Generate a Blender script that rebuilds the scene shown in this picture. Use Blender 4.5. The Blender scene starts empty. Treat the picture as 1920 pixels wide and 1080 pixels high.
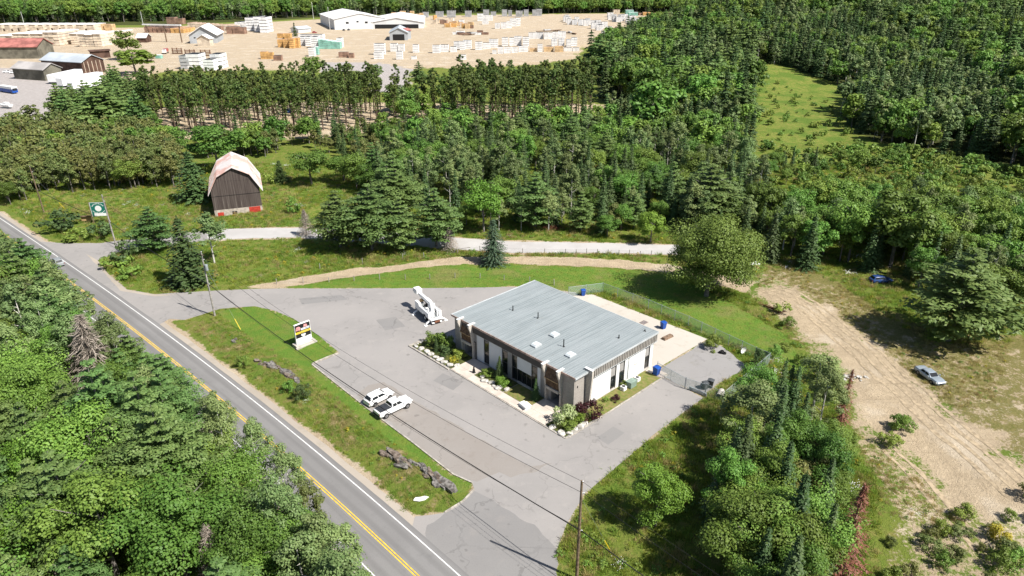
import bpy, bmesh, math, random
import numpy as np
from mathutils import Vector, Matrix
from mathutils.geometry import tessellate_polygon

# ------------------------------------------------------------------ camera, sky, sun, exposure
scene = bpy.context.scene
COL = scene.collection
R = math.radians
CAM_H, PITCH, FPX = 60.0, R(24.9), 1280.0
cam_d = bpy.data.cameras.new('camera')
cam_d.sensor_width = 36.0
cam_d.lens = 24.0
cam_d.clip_start = 1.0
cam_d.clip_end = 30000.0
cam = bpy.data.objects.new('camera', cam_d)
COL.objects.link(cam)
cam.location = (0, 0, CAM_H)
cam.rotation_euler = (math.pi / 2 - PITCH, 0, 0)
scene.camera = cam

SUN_EL, SUN_AZ = R(51), R(-30)
world = bpy.data.worlds.new('World')
scene.world = world
world.use_nodes = True
wn = world.node_tree.nodes
bg = wn['Background']
sky = wn.new('ShaderNodeTexSky')
sky.sky_type = 'NISHITA'
sky.sun_disc = False
sky.sun_elevation = SUN_EL
sky.sun_rotation = math.pi / 2 - SUN_AZ
world.node_tree.links.new(sky.outputs['Color'], bg.inputs['Color'])
bg.inputs['Strength'].default_value = 0.062
sun_d = bpy.data.lights.new('sun', 'SUN')
sun_d.energy = 4.9
sun_d.angle = R(0.53)
sun_d.color = (1.0, 0.955, 0.88)
sun = bpy.data.objects.new('sun', sun_d)
COL.objects.link(sun)
sun.location = (80, -40, 120)
sdir = Vector((-math.cos(SUN_AZ) * math.cos(SUN_EL), -math.sin(SUN_AZ) * math.cos(SUN_EL), -math.sin(SUN_EL)))
sun.rotation_euler = sdir.to_track_quat('-Z', 'Y').to_euler()
scene.view_settings.view_transform = 'Standard'
scene.view_settings.look = 'None'
scene.view_settings.gamma = 1.0
scene.view_settings.exposure = 0.76
scene.render.engine = 'CYCLES'
scene.cycles.max_bounces = 5
scene.cycles.transparent_max_bounces = 8

# ------------------------------------------------------------------ helpers
CS, SN = math.cos(PITCH), math.sin(PITCH)


def G(px, py, z=0.0):
    """surveyed ground point for a spot measured on the 1920x1080 photograph"""
    u = (px - 960.0) / FPX
    v = (py - 540.0) / FPX
    t = (CAM_H - z) / (SN + v * CS)
    return Vector((t * u, t * (CS - v * SN), z))


def tall(bx, by, ty):
    """height in metres of an upright thing with base (bx,by) and top row ty"""
    Y = G(bx, by).y
    v = (ty - 540.0) / FPX
    return CAM_H - Y * (SN + v * CS) / (CS - v * SN)


def mpp(py):
    """metres per photo pixel across the view for ground row py"""
    return (G(961, py) - G(960, py)).length


class MB:
    def __init__(s):
        s.v = []
        s.f = []
        s.m = []

    def add(s, verts, faces, mi=0):
        o = len(s.v)
        s.v.extend([tuple(p) for p in verts])
        s.f.extend([tuple(i + o for i in f) for f in faces])
        s.m.extend([mi] * len(faces))
        return s

    def box(s, x0, x1, y0, y1, z0, z1, mi=0):
        vs = [(x0, y0, z0), (x1, y0, z0), (x1, y1, z0), (x0, y1, z0), (x0, y0, z1), (x1, y0, z1), (x1, y1, z1), (x0, y1, z1)]
        return s.add(vs, [(0, 3, 2, 1), (4, 5, 6, 7), (0, 1, 5, 4), (1, 2, 6, 5), (2, 3, 7, 6), (3, 0, 4, 7)], mi)

    def prism(s, poly, axis, a, b, mi=0):
        """extrude a 2d polygon (u,v) along an axis: 'x': (y,z), 'y': (x,z), 'z': (x,y)"""
        n = len(poly)
        mk = {'x': lambda p, t: (t, p[0], p[1]), 'y': lambda p, t: (p[0], t, p[1]), 'z': lambda p, t: (p[0], p[1], t)}[axis]
        vs = [mk(p, a) for p in poly] + [mk(p, b) for p in poly]
        fs = [tuple(range(n))[::-1], tuple(range(n, 2 * n))] + [(i, (i + 1) % n, n + (i + 1) % n, n + i) for i in range(n)]
        return s.add(vs, fs, mi)

    def tube(s, pts, rad, n=6, mi=0, cap=True):
        pts = [Vector(p) for p in pts]
        if not hasattr(rad, '__len__'):
            rad = [rad] * len(pts)
        rings = []
        up = None
        for i, p in enumerate(pts):
            d = (pts[min(i + 1, len(pts) - 1)] - pts[max(i - 1, 0)]).normalized()
            if up is None:
                up = d.orthogonal().normalized()
            sx = (up - d * up.dot(d))
            if sx.length < 1e-5:
                sx = d.orthogonal()
            sx.normalize()
            up = sx
            sy = d.cross(sx)
            rings.append([p + (sx * math.cos(2 * math.pi * k / n) + sy * math.sin(2 * math.pi * k / n)) * rad[i] for k in range(n)])
        vs = [q for r in rings for q in r]
        fs = []
        for i in range(len(pts) - 1):
            for k in range(n):
                a = i * n + k
                b = i * n + (k + 1) % n
                fs.append((a, b, b + n, a + n))
        if cap:
            fs.append(tuple(range(n))[::-1])
            fs.append(tuple(range((len(pts) - 1) * n, len(pts) * n)))
        return s.add(vs, fs, mi)

    def bar(s, p, q, w, h=None, mi=0):
        p = Vector(p)
        q = Vector(q)
        h = h or w
        d = (q - p).normalized()
        up = Vector((0, 0, 1)) if abs(d.z) < .95 else Vector((1, 0, 0))
        sx = d.cross(up).normalized()
        sz = sx.cross(d)
        vs = [c + sx * (a * w / 2) + sz * (b * h / 2) for c in (p, q) for a, b in ((-1, -1), (1, -1), (1, 1), (-1, 1))]
        return s.add(vs, [(0, 1, 2, 3), (7, 6, 5, 4), (0, 4, 5, 1), (1, 5, 6, 2), (2, 6, 7, 3), (3, 7, 4, 0)], mi)

    def build(s, name, mat, parent=None, smooth=False, bevel=0):
        me = bpy.data.meshes.new(name)
        me.from_pydata(s.v, [], s.f)
        for m in (mat if isinstance(mat, (list, tuple)) else [mat]):
            me.materials.append(M[m] if isinstance(m, str) else m)
        if any(s.m):
            me.polygons.foreach_set('material_index', s.m)
        bm = bmesh.new()
        bm.from_mesh(me)
        bmesh.ops.recalc_face_normals(bm, faces=bm.faces)
        if bevel:
            bmesh.ops.bevel(bm, geom=list(bm.edges), offset=bevel, segments=1, affect='EDGES', clamp_overlap=True)
        bm.to_mesh(me)
        bm.free()
        if smooth:
            me.polygons.foreach_set('use_smooth', [True] * len(me.polygons))
            if smooth != True:
                me.set_sharp_from_angle(angle=R(smooth))
        o = bpy.data.objects.new(name, me)
        COL.objects.link(o)
        if parent:
            o.parent = parent
        return o


def tag(o, label=None, cat=None, group=None, kind=None):
    for k, val in (('label', label), ('category', cat), ('group', group), ('kind', kind)):
        if val:
            o[k] = val
    return o


def empty(name, loc=(0, 0, 0), rz=0.0, label=None, cat=None, group=None):
    o = bpy.data.objects.new(name, None)
    o.empty_display_size = .2
    COL.objects.link(o)
    o.location = loc
    o.rotation_euler = (0, 0, rz)
    return tag(o, label, cat, group)


def copy_tree(o, parent=None):
    c = o.copy()
    COL.objects.link(c)
    c.parent = parent
    for ch in o.children:
        copy_tree(ch, c)
    return c


# ------------------------------------------------------------------ numpy noise
def vnoise(x, y, seed=0):
    x = np.asarray(x, float)
    y = np.asarray(y, float)
    xi = np.floor(x).astype(np.int64)
    yi = np.floor(y).astype(np.int64)
    fx = x - xi
    fy = y - yi
    fx = fx * fx * (3 - 2 * fx)
    fy = fy * fy * (3 - 2 * fy)

    def h(a, b):
        n = (a * 374761393 + b * 668265263 + seed * 974634 + 1013904223) & 0xffffffff
        n = ((n ^ (n >> 13)) * 1274126177) & 0xffffffff
        return ((n ^ (n >> 16)) & 0xffff) / 65535.0
    return (h(xi, yi) * (1 - fx) + h(xi + 1, yi) * fx) * (1 - fy) + (h(xi, yi + 1) * (1 - fx) + h(xi + 1, yi + 1) * fx) * fy


def fbm(x, y, seed=0, o=3):
    t = 0
    a = .5
    n = 0
    for i in range(o):
        t = t + a * vnoise(np.asarray(x) * 2 ** i, np.asarray(y) * 2 ** i, seed + i)
        n += a
        a *= .5
    return t / n


def sdf(poly, X, Y):
    """signed distance (negative inside) of points to a polygon of xy pairs"""
    P = np.array([(p[0], p[1]) for p in poly], float)
    X = np.asarray(X, float)
    Y = np.asarray(Y, float)
    d = np.full(X.shape, 1e18)
    ins = np.zeros(X.shape, bool)
    for i in range(len(P)):
        ax, ay = P[i]
        bx, by = P[(i + 1) % len(P)]
        ex, ey = bx - ax, by - ay
        wx, wy = X - ax, Y - ay
        t = np.clip((wx * ex + wy * ey) / (ex * ex + ey * ey + 1e-12), 0, 1)
        d = np.minimum(d, (wx - t * ex) ** 2 + (wy - t * ey) ** 2)
        if ay != by:
            c = ((ay > Y) != (by > Y)) & (X < (bx - ax) * (Y - ay) / (by - ay) + ax)
            ins ^= c
    d = np.sqrt(d)
    return np.where(ins, -d, d)


def sstep(a, b, x):
    t = np.clip((x - a) / (b - a), 0, 1)
    return t * t * (3 - 2 * t)


# ------------------------------------------------------------------ materials
M = {}


def nodes_of(m):
    m.use_nodes = True
    nt = m.node_tree
    return nt, nt.nodes, nt.links, nt.nodes['Principled BSDF']


def mix(nt, fac, a, b, mode='MIX'):
    n = nt.nodes.new('ShaderNodeMix')
    n.data_type = 'RGBA'
    n.blend_type = mode
    for sock, val in ((n.inputs[0], fac), (n.inputs[6], a), (n.inputs[7], b)):
        if hasattr(val, 'is_linked') or hasattr(val, 'links'):
            nt.links.new(val, sock)
        elif hasattr(val, '__len__'):
            sock.default_value = (*val, 1) if len(val) == 3 else val
        else:
            sock.default_value = val
    return n.outputs[2]


def math_n(nt, op, a, b=None, clamp=False):
    n = nt.nodes.new('ShaderNodeMath')
    n.operation = op
    n.use_clamp = clamp
    for sock, val in ((n.inputs[0], a), (n.inputs[1], b)):
        if val is None:
            continue
        if hasattr(val, 'links'):
            nt.links.new(val, sock)
        else:
            sock.default_value = val
    return n.outputs[0]


def pos_noise(nt, scale, detail=4, rough=.55, vec=None):
    if vec is None:
        g = nt.nodes.new('ShaderNodeNewGeometry')
        vec = g.outputs['Position']
    n = nt.nodes.new('ShaderNodeTexNoise')
    n.inputs['Scale'].default_value = scale
    n.inputs['Detail'].default_value = detail
    n.inputs['Roughness'].default_value = rough
    nt.links.new(vec, n.inputs['Vector'])
    return n.outputs['Fac']


def ramp(nt, fac, a, b):
    n = nt.nodes.new('ShaderNodeMapRange')
    n.interpolation_type = 'SMOOTHSTEP'
    n.inputs[1].default_value = a
    n.inputs[2].default_value = b
    nt.links.new(fac, n.inputs[0])
    return n.outputs[0]


def bump(nt, bs, height, strength=.3, dist=.05):
    b = nt.nodes.new('ShaderNodeBump')
    b.inputs['Strength'].default_value = strength
    b.inputs['Distance'].default_value = dist
    nt.links.new(height, b.inputs['Height'])
    nt.links.new(b.outputs['Normal'], bs.inputs['Normal'])


def mat(name, col, rough=.7, spec=.3, var=.12, scale=1.5, col2=None, metal=0, bmp=0, bscale=8):
    m = bpy.data.materials.new(name)
    nt, nd, lk, bs = nodes_of(m)
    bs.inputs['Roughness'].default_value = rough
    bs.inputs['Specular IOR Level'].default_value = spec
    bs.inputs['Metallic'].default_value = metal
    if var or col2:
        f = pos_noise(nt, scale)
        c2 = col2 or tuple(c * (1 - var) for c in col)
        c1 = col if col2 else tuple(min(1, c * (1 + var)) for c in col)
        lk.new(mix(nt, ramp(nt, f, .36, .64), c1, c2), bs.inputs['Base Color'])
    else:
        bs.inputs['Base Color'].default_value = (*col, 1)
    if bmp:
        bump(nt, bs, pos_noise(nt, bscale), bmp, .05)
    M[name] = m
    return m


mat('white_paint', (.78, .78, .77), .5, .4, .03, .6)
mat('car_white', (.80, .80, .80), .22, .5, 0)
mat('car_silver', (.33, .38, .43), .3, .5, .05, 2, metal=.3)
mat('car_blue', (.02, .05, .16), .25, .5, 0)
mat('car_dark', (.05, .05, .06), .3, .5, 0)
mat('car_red', (.35, .05, .05), .3, .5, 0)
mat('glass', (.012, .015, .018), .08, .6, 0)
mat('rubber', (.018, .018, .018), .85, .2, 0)
mat('rim', (.35, .35, .36), .35, .5, 0, metal=.8)
mat('black', (.015, .015, .016), .6, .3, 0)
mat('bed_cover', (.035, .038, .045), .6, .3, .1)
mat('tail_red', (.30, .015, .01), .3, .5, 0)
mat('lamp_clear', (.7, .7, .7), .1, .6, 0)
mat('grey_metal', (.28, .30, .31), .5, .4, .12, 1, metal=.2)
mat('galv', (.38, .42, .44), .5, .4, .12, 1.2, metal=.35)
mat('wood_pole', (.17, .125, .085), .9, .1, .3, 3)
mat('wood_pole_grey', (.30, .28, .26), .9, .1, .25, 3)
mat('wire', (.02, .02, .02), .6, .2, 0)
mat('wood_raw', (.42, .29, .15), .85, .15, .2, 1)
mat('wood_old', (.20, .14, .10), .9, .1, .3, 2)
mat('concrete', (.42, .39, .35), .9, .15, .12, 1.2, bmp=.15)
mat('kerb_mat', (.36, .33, .29), .9, .15, .25, 1.5, bmp=.2)
mat('stone_light', (.44, .42, .385), .9, .15, .35, 2.5, bmp=.5, bscale=5)
mat('rock', (.23, .215, .20), .9, .15, .5, 2.2, col2=(.085, .078, .07), bmp=1.0, bscale=5)
mat('rock_rust', (.22, .18, .15), .9, .15, .4, 2.2, col2=(.09, .07, .055), bmp=1.0, bscale=5)
mat('bin_blue', (.012, .07, .33), .45, .4, .08)
mat('bin_grey', (.07, .075, .08), .5, .4, .08)
mat('green_box', (.20, .27, .23), .5, .4, .1)
mat('yellow', (.75, .55, .03), .5, .3, .05)
mat('rust', (.14, .06, .035), .9, .2, .4, 3)
mat('barn_stone', (.42, .37, .32), .9, .15, .2, 1.2, bmp=.3)
mat('barn_red', (.42, .045, .03), .7, .3, .2, 2)
mat('sign_green', (.01, .15, .11), .5, .4, 0)
mat('sign_pink', (.62, .28, .28), .5, .4, .2, 3)
mat('brown_shingle', (.13, .085, .055), .9, .1, .3, 2)
mat('white_stuff', (.75, .75, .74), .8, .2, .1, 2)
# ------------------------------------------------------------------ layout of roads and open ground
def poly_px(pts):
    return [(G(*p).x, G(*p).y) for p in pts]


# highway: right edge line measured in the photo, smoothed
_wl = np.array([G(*p)[:2] for p in ((5, 412), (60, 450), (120, 490), (192, 540), (295, 610), (390, 684), (477, 755), (550, 812), (660, 905), (771, 1000), (865, 1080))])
_pc = np.polyfit(_wl[:, 1], _wl[:, 0], 3)


def road_x(y):
    y = np.asarray(y, float)
    lo, hi = 50.0, 185.0
    yc = np.clip(y, lo, hi)
    return np.polyval(_pc, yc) + np.polyval(np.polyder(_pc), yc) * (y - yc)


def road_pt(y, off):
    """point at parameter y, 'off' metres right (+) of the right edge line"""
    e = .5
    dx = float(road_x(y + e) - road_x(y - e)) / (2 * e)
    n = Vector((1, -dx, 0)).normalized()
    return Vector((float(road_x(y)), y, 0)) + n * off


ROAD_Y = [10 + 2.5 * i for i in range(110)]
LANE = 3.35
road_poly = [tuple(road_pt(y, .9)[:2]) for y in ROAD_Y] + [tuple(road_pt(y, -2 * LANE - .9)[:2]) for y in ROAD_Y[::-1]]

lot_px = [(60, 452), (120, 456), (190, 456), (216, 452), (420, 429), (424, 447), (240, 468), (183, 488), (203, 514), (238, 543), (290, 552),
          (345, 548), (470, 542), (520, 541), (700, 541), (850, 540), (965, 538), (1078, 548), (1150, 600), (1235, 690), (1225, 698), (1262, 716), (1318, 746), (1310, 752), (1232, 810), (1160, 872),
          (1095, 927), (1062, 985), (1040, 1040), (1046, 1100), (960, 1150), (900, 1110), (860, 1072), (771, 996), (778, 968), (830, 962), (868, 940), (889, 918), (885, 905), (850, 890), (780, 835),
          (700, 775), (585, 684), (637, 662), (600, 630), (550, 597), (510, 581), (478, 574), (412, 579), (375, 591), (345, 600), (318, 598), (292, 612), (240, 574), (192, 544), (120, 494)]
lot_poly = poly_px(lot_px)
gravel_px_top = [(390, 431), (480, 428), (560, 427), (700, 433), (870, 447), (960, 453), (1100, 455), (1265, 459), (1335, 462)]
gravel_px_bot = [(390, 450), (480, 447), (560, 446), (700, 455), (860, 468), (960, 474), (1100, 474), (1260, 477), (1335, 480)]
gravel_poly = poly_px(gravel_px_top + gravel_px_bot[::-1])
track_poly = poly_px([(440, 541), (560, 519), (680, 503), (780, 492), (880, 481), (960, 481), (1060, 482), (1160, 486), (1250, 495), (1330, 512), (1420, 528), (1400, 548), (1320, 530), (1235, 507), (1150, 502), (960, 494), (870, 496), (760, 505), (650, 521), (520, 541)])
pad_poly = poly_px([(1068, 556), (1110, 552), (1326, 636), (1222, 697), (1160, 640)])
rear_poly = poly_px([(1326, 638), (1355, 650), (1402, 688), (1345, 720), (1320, 742), (1226, 699)])
clear_poly = poly_px([(1395, 545), (1445, 500), (1520, 510), (1580, 535), (1640, 580), (1740, 640), (1960, 650), (2000, 900), (1990, 1160), (1640, 1160), (1650, 1000), (1640, 900), (1590, 830), (1570, 760), (1540, 690), (1490, 640), (1440, 585)])
trail_poly = poly_px([(1400, 545), (1470, 530), (1560, 575), (1660, 660), (1760, 750), (1900, 830), (1970, 900), (1980, 1060), (1880, 1000), (1780, 960), (1720, 880), (1640, 830), (1590, 790), (1575, 700), (1500, 620)])
yard_poly = poly_px([(-300, 64), (-60, 58), (120, 52), (260, 52), (480, 42), (600, 36), (760, 30), (980, 27), (1240, 24), (1290, 31), (1210, 64), (1120, 78), (1092, 92), (1085, 112), (960, 124), (770, 128), (765, 172), (702, 172), (690, 134), (600, 133), (480, 130), (300, 134), (285, 140), (235, 172), (225, 205), (130, 236), (0, 244), (-300, 262)])
plant_poly = poly_px([(235, 205), (560, 190), (900, 195), (1150, 195), (1140, 225), (900, 240), (560, 262), (330, 262), (235, 235)])
meadow_poly = poly_px([(1412, 138), (1480, 148), (1600, 172), (1585, 200), (1560, 215), (1600, 250), (1560, 275), (1480, 270), (1412, 262)])
field_poly = poly_px([(20, 395), (90, 362), (330, 335), (390, 345), (480, 338), (650, 342), (720, 400), (560, 426), (420, 428), (216, 450), (60, 448)])
lawn_poly = poly_px([(337, 607), (375, 591), (412, 580), (480, 573), (512, 581), (550, 597), (600, 630), (637, 661), (585, 684), (700, 775), (780, 835), (850, 890), (888, 910), (870, 938), (830, 962), (770, 972), (740, 945), (690, 890), (600, 820), (500, 740), (400, 660)])
mown_poly = poly_px([(405, 584), (480, 573), (512, 581), (550, 597), (600, 630), (637, 661), (585, 684), (700, 775), (780, 835), (850, 890), (886, 910), (862, 930), (800, 880), (690, 795), (570, 695), (470, 630)])
strip_poly = poly_px([(520, 541), (650, 521), (760, 506), (870, 497), (960, 495), (1150, 503), (1240, 508), (1330, 545), (1470, 620), (1520, 700), (1440, 672), (1250, 590), (1130, 545), (1060, 552), (965, 539), (700, 541)])
dry_poly = poly_px([(1430, 500), (1530, 505), (1700, 600), (1960, 640), (1990, 900), (1850, 830), (1700, 700), (1560, 600)])
PAVED = [road_poly, lot_poly, gravel_poly, pad_poly, rear_poly]

# ------------------------------------------------------------------ ground sheet
xs = np.concatenate([-np.geomspace(140, 7000, 60)[::-1], np.arange(-139, 215, 1.0), np.geomspace(216, 7000, 60)])
ys = np.concatenate([np.array([-3000, -1000, -400, -150, -60, -20, 0, 10]), np.arange(18, 300, 1.0), np.geomspace(301.5, 9000, 150)])
GX, GY = np.meshgrid(xs, ys)
pd = np.full(GX.shape, 1e9)
near = (GX > -180) & (GX < 240) & (GY < 320)
for p in PAVED:
    pd[near] = np.minimum(pd[near], sdf(p, GX[near], GY[near]))
pmask = sstep(1.2, 9, pd)
GZ = (fbm(GX / 14, GY / 14, 3) - .5) * 1.1 * pmask + (fbm(GX / 3.1, GY / 3.1, 9, 2) - .5) * .3 * sstep(1.2, 4, pd)
ydist = sdf(yard_poly, GX, GY)
far_flat = sstep(-5, 60, ydist) * sstep(0, 30, np.minimum(sdf(plant_poly, GX, GY), 1e9))
GZ = np.where(GY > 260, GZ * far_flat, GZ)
GZ += sstep(1350, 4200, GY) * 150 * (.35 + .65 * fbm(GX / 900, GY / 900, 21))
GZ += sstep(700, 3000, np.abs(GX)) * 60 * fbm(GX / 700, GY / 700, 31) * sstep(0, 300, ydist)
GZ += sstep(15, 120, ydist) * sstep(20, 110, GX - .23 * np.maximum(GY - 385, 0)) * np.clip(.105 * (GY - 385), 0, 62)
GZ += .55 * np.exp(-(sdf(poly_px([(470, 668), (560, 722), (700, 822), (850, 925), (851, 926), (701, 823), (561, 723), (471, 669)]), GX, GY) / 2.6) ** 2) * sstep(1.2, 3.5, pd)
GZ = np.where(pd < 1.3, 0.0, GZ)


def hz(x, y):
    i = int(np.clip(np.searchsorted(xs, x) - 1, 0, len(xs) - 2))
    j = int(np.clip(np.searchsorted(ys, y) - 1, 0, len(ys) - 2))
    fx = (x - xs[i]) / (xs[i + 1] - xs[i])
    fy = (y - ys[j]) / (ys[j + 1] - ys[j])
    return float((GZ[j, i] * (1 - fx) + GZ[j, i + 1] * fx) * (1 - fy) + (GZ[j + 1, i] * (1 - fx) + GZ[j + 1, i + 1] * fx) * fy)


def GH(px, py):
    p = G(px, py)
    p.z = hz(p.x, p.y)
    return p


wob = (fbm(GX / 5, GY / 5, 40) - .5) * 5
sand = np.maximum.reduce([
    .86 * sstep(4.5, -3.5, sdf(trail_poly, GX, GY) + wob * 1.9 + 1.6),
    .51 * sstep(3, -3, sdf(clear_poly, GX, GY) + wob) * (1 - .16 * sstep(4, -4, sdf(dry_poly, GX, GY) + wob)),
    sstep(.8, -.8, sdf(track_poly, GX, GY) + wob * .35),
    sstep(12, -12, ydist + wob * 4) * (GY > 250),
    .85 * sstep(6, -6, sdf(plant_poly, GX, GY) + wob),
    .9 * sstep(2.4, .6, np.where(near, sdf(road_poly, GX, GY), 1e9) + wob * .3),
    .8 * sstep(1.5, .2, np.where(near, sdf(gravel_poly, GX, GY), 1e9) + wob * .2),
    .55 * sstep(.9, .1, np.where(near, pd, 1e9) + wob * .15)])
lawn = np.maximum(sstep(.6, -.6, sdf(mown_poly, GX, GY)), .8 * sstep(1, -1, sdf(strip_poly, GX, GY)))
dry = np.maximum.reduce([sstep(3, -3, sdf(dry_poly, GX, GY) + wob), .7 * sstep(4, -4, sdf(field_poly, GX, GY) + wob * 1.6) * fbm(GX / 9, GY / 9, 5), .8 * sstep(1, -1, sdf(lawn_poly, GX, GY)) * (1 - lawn) * fbm(GX / 4, GY / 4, 6)])
brush_poly = poly_px([(1420, 270), (1560, 278), (1640, 272), (1820, 305), (1960, 335), (2000, 440), (1900, 430), (1700, 395), (1560, 410), (1430, 400)])
meadow = np.maximum.reduce([sstep(8, -8, sdf(meadow_poly, GX, GY) + wob * 2), .6 * sstep(8, -8, sdf(brush_poly, GX, GY) + wob), .85 * sstep(6, -4, sdf(field_poly, GX, GY) + wob)])
big_right = poly_px([(1115, 130), (1125, 105), (1200, 72), (1290, 34), (1300, 14), (1500, 8), (2300, 8), (2500, 160), (2200, 380), (1960, 330), (1920, 320), (1820, 300), (1640, 268), (1590, 235), (1560, 205), (1600, 170), (1480, 145), (1412, 135), (1408, 262), (1300, 225), (1200, 215), (1180, 200), (1125, 190)])
wood = np.maximum(sstep(10, -10, sdf(big_right, GX, GY)), np.where((GY > 560) & (ydist > 30), 1.0, 0.0)) * (1 - meadow)

gravelz = sstep(8, -8, sdf(poly_px([(-300, 132), (60, 128), (130, 140), (240, 172), (225, 205), (130, 236), (0, 246), (-300, 264)]), GX, GY) + wob * 2)
gravelz = np.maximum(gravelz, sstep(8, -8, sdf(poly_px([(590, 118), (720, 120), (772, 130), (765, 174), (700, 174), (690, 136), (600, 134)]), GX, GY) + wob * 2))
gravelz = np.maximum(gravelz, .44 * sstep(10, -10, ydist))


def tosheet(name, X, Y, Z, mask=None, dz=0.0, kind='structure', matn='ground'):
    ny, nx = X.shape
    idx = np.arange(nx * ny).reshape(ny, nx)
    q = np.stack([idx[:-1, :-1], idx[:-1, 1:], idx[1:, 1:], idx[1:, :-1]], -1).reshape(-1, 4)
    if mask is not None:
        mq = mask.reshape(-1)[q].min(1)
        q = q[mq]
        used = np.unique(q)
        rem = np.full(nx * ny, -1)
        rem[used] = np.arange(len(used))
        q = rem[q]
    else:
        used = np.arange(nx * ny)
    co = np.stack([X.reshape(-1)[used], Y.reshape(-1)[used], Z.reshape(-1)[used] + dz], -1)
    me = raw_mesh(name, co, q)
    for an, chans in (('zoneA', (sand, lawn, dry, meadow)), ('zoneB', (wood, gravelz, wood, wood))):
        a = me.attributes.new(an, 'FLOAT_COLOR', 'POINT')
        a.data.foreach_set('color', np.stack([c.reshape(-1)[used] for c in chans], -1).astype(np.float32).reshape(-1))
    me.polygons.foreach_set('use_smooth', np.ones(len(q), bool))
    me.materials.append(M[matn])
    o = bpy.data.objects.new(name, me)
    COL.objects.link(o)
    return tag(o, kind=kind)


def raw_mesh(name, co, quads):
    me = bpy.data.meshes.new(name)
    co = np.asarray(co, np.float32)
    quads = np.asarray(quads, np.int32)
    k = quads.shape[1]
    me.vertices.add(len(co))
    me.vertices.foreach_set('co', co.reshape(-1))
    me.loops.add(quads.size)
    me.loops.foreach_set('vertex_index', quads.reshape(-1))
    me.polygons.add(len(quads))
    me.polygons.foreach_set('loop_start', np.arange(0, quads.size, k, dtype=np.int32))
    me.polygons.foreach_set('loop_total', np.full(len(quads), k, np.int32))
    me.update(calc_edges=True)
    return me


def ground_material():
    m = bpy.data.materials.new('ground')
    nt, nd, lk, bs = nodes_of(m)
    geo = nd.new('ShaderNodeNewGeometry')
    P = geo.outputs['Position']
    za = nd.new('ShaderNodeAttribute')
    za.attribute_name = 'zoneA'
    sp = nd.new('ShaderNodeSeparateColor')
    lk.new(za.outputs['Color'], sp.inputs[0])
    zb = nd.new('ShaderNodeAttribute')
    zb.attribute_name = 'zoneB'
    spb = nd.new('ShaderNodeSeparateColor')
    lk.new(zb.outputs['Color'], spb.inputs[0])
    n1 = pos_noise(nt, .09, 5, .6, P)
    n2 = pos_noise(nt, .55, 6, .65, P)
    n3 = pos_noise(nt, 2.6, 5, .7, P)
    n4 = pos_noise(nt, 9.0, 3, .7, P)
    nsum = math_n(nt, 'ADD', math_n(nt, 'MULTIPLY', n2, .5), math_n(nt, 'MULTIPLY', n3, .5))
    # rough grass
    c = mix(nt, ramp(nt, n1, .38, .62), (.105, .165, .024), (.150, .185, .034))
    c = mix(nt, ramp(nt, n2, .45, .66), c, (.20, .19, .055))
    c = mix(nt, ramp(nt, n3, .52, .76), c, (.062, .11, .018))

    def zone(fac, amt=.9):
        t = math_n(nt, 'ADD', fac, math_n(nt, 'MULTIPLY', math_n(nt, 'SUBTRACT', nsum, .5), amt * 2.2))
        return ramp(nt, t, .40, .60)
    lw = mix(nt, ramp(nt, n2, .38, .66), (.105, .195, .028), (.155, .205, .036))
    lw = mix(nt, ramp(nt, n3, .55, .78), lw, (.085, .15, .022))
    lw = mix(nt, math_n(nt, 'MULTIPLY', ramp(nt, n1, .50, .66), .75), lw, (.205, .195, .068))
    c = mix(nt, zone(sp.outputs[1], .35), c, lw)
    md = mix(nt, ramp(nt, n2, .40, .62), (.135, .19, .032), (.215, .215, .055))
    md = mix(nt, ramp(nt, n1, .45, .6), md, (.105, .165, .028))
    md = mix(nt, ramp(nt, n3, .54, .74), md, (.075, .125, .022))
    c = mix(nt, zone(za.outputs['Alpha'], .7), c, md)
    dr = mix(nt, ramp(nt, n3, .36, .64), (.22, .185, .075), (.13, .135, .035))
    dr = mix(nt, ramp(nt, n2, .54, .68), dr, (.30, .235, .125))
    c = mix(nt, zone(sp.outputs[2], .8), c, dr)
    fl = mix(nt, ramp(nt, n3, .4, .6), (.045, .065, .014), (.07, .07, .026))
    c = mix(nt, zone(spb.outputs[0], .3), c, fl)
    sd = mix(nt, ramp(nt, n2, .34, .66), (.475, .38, .262), (.385, .305, .208))
    sd = mix(nt, ramp(nt, n1, .5, .68), sd, (.52, .44, .335))
    sd = mix(nt, ramp(nt, n4, .58, .8), sd, (.31, .24, .16))
    mp = nd.new('ShaderNodeMapping')
    mp.inputs['Rotation'].default_value = (0, 0, R(68))
    mp.inputs['Scale'].default_value = (.05, .9, 1)
    lk.new(P, mp.inputs[0])
    rut = pos_noise(nt, 1, 5, .65, mp.outputs[0])
    sd = mix(nt, math_n(nt, 'MULTIPLY', ramp(nt, rut, .54, .68), .5), sd, (.29, .225, .15))
    gv = mix(nt, ramp(nt, n2, .36, .64), (.40, .37, .355), (.33, .30, .285))
    sd = mix(nt, zone(spb.outputs[1], .3), sd, gv)
    c = mix(nt, zone(sp.outputs[0], .75), c, sd)
    lk.new(c, bs.inputs['Base Color'])
    bs.inputs['Roughness'].default_value = .95
    bs.inputs['Specular IOR Level'].default_value = .1
    bump(nt, bs, math_n(nt, 'ADD', n3, math_n(nt, 'MULTIPLY', n4, .5)), .9, .35)
    M['ground'] = m


ground_material()
tosheet('ground', GX, GY, GZ)
for nm, pl, dz, grow in (('sand_clearing', clear_poly, .012, 2), ('dirt_track', track_poly, .016, .8), ('lumber_yard_ground', yard_poly, .05, 4), ('meadow', meadow_poly, .03, 4), ('pine_stand_ground', plant_poly, .03, 3)):
    tosheet(nm, GX, GY, GZ, sdf(pl, GX, GY) + wob * .5 < grow, dz)


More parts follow.
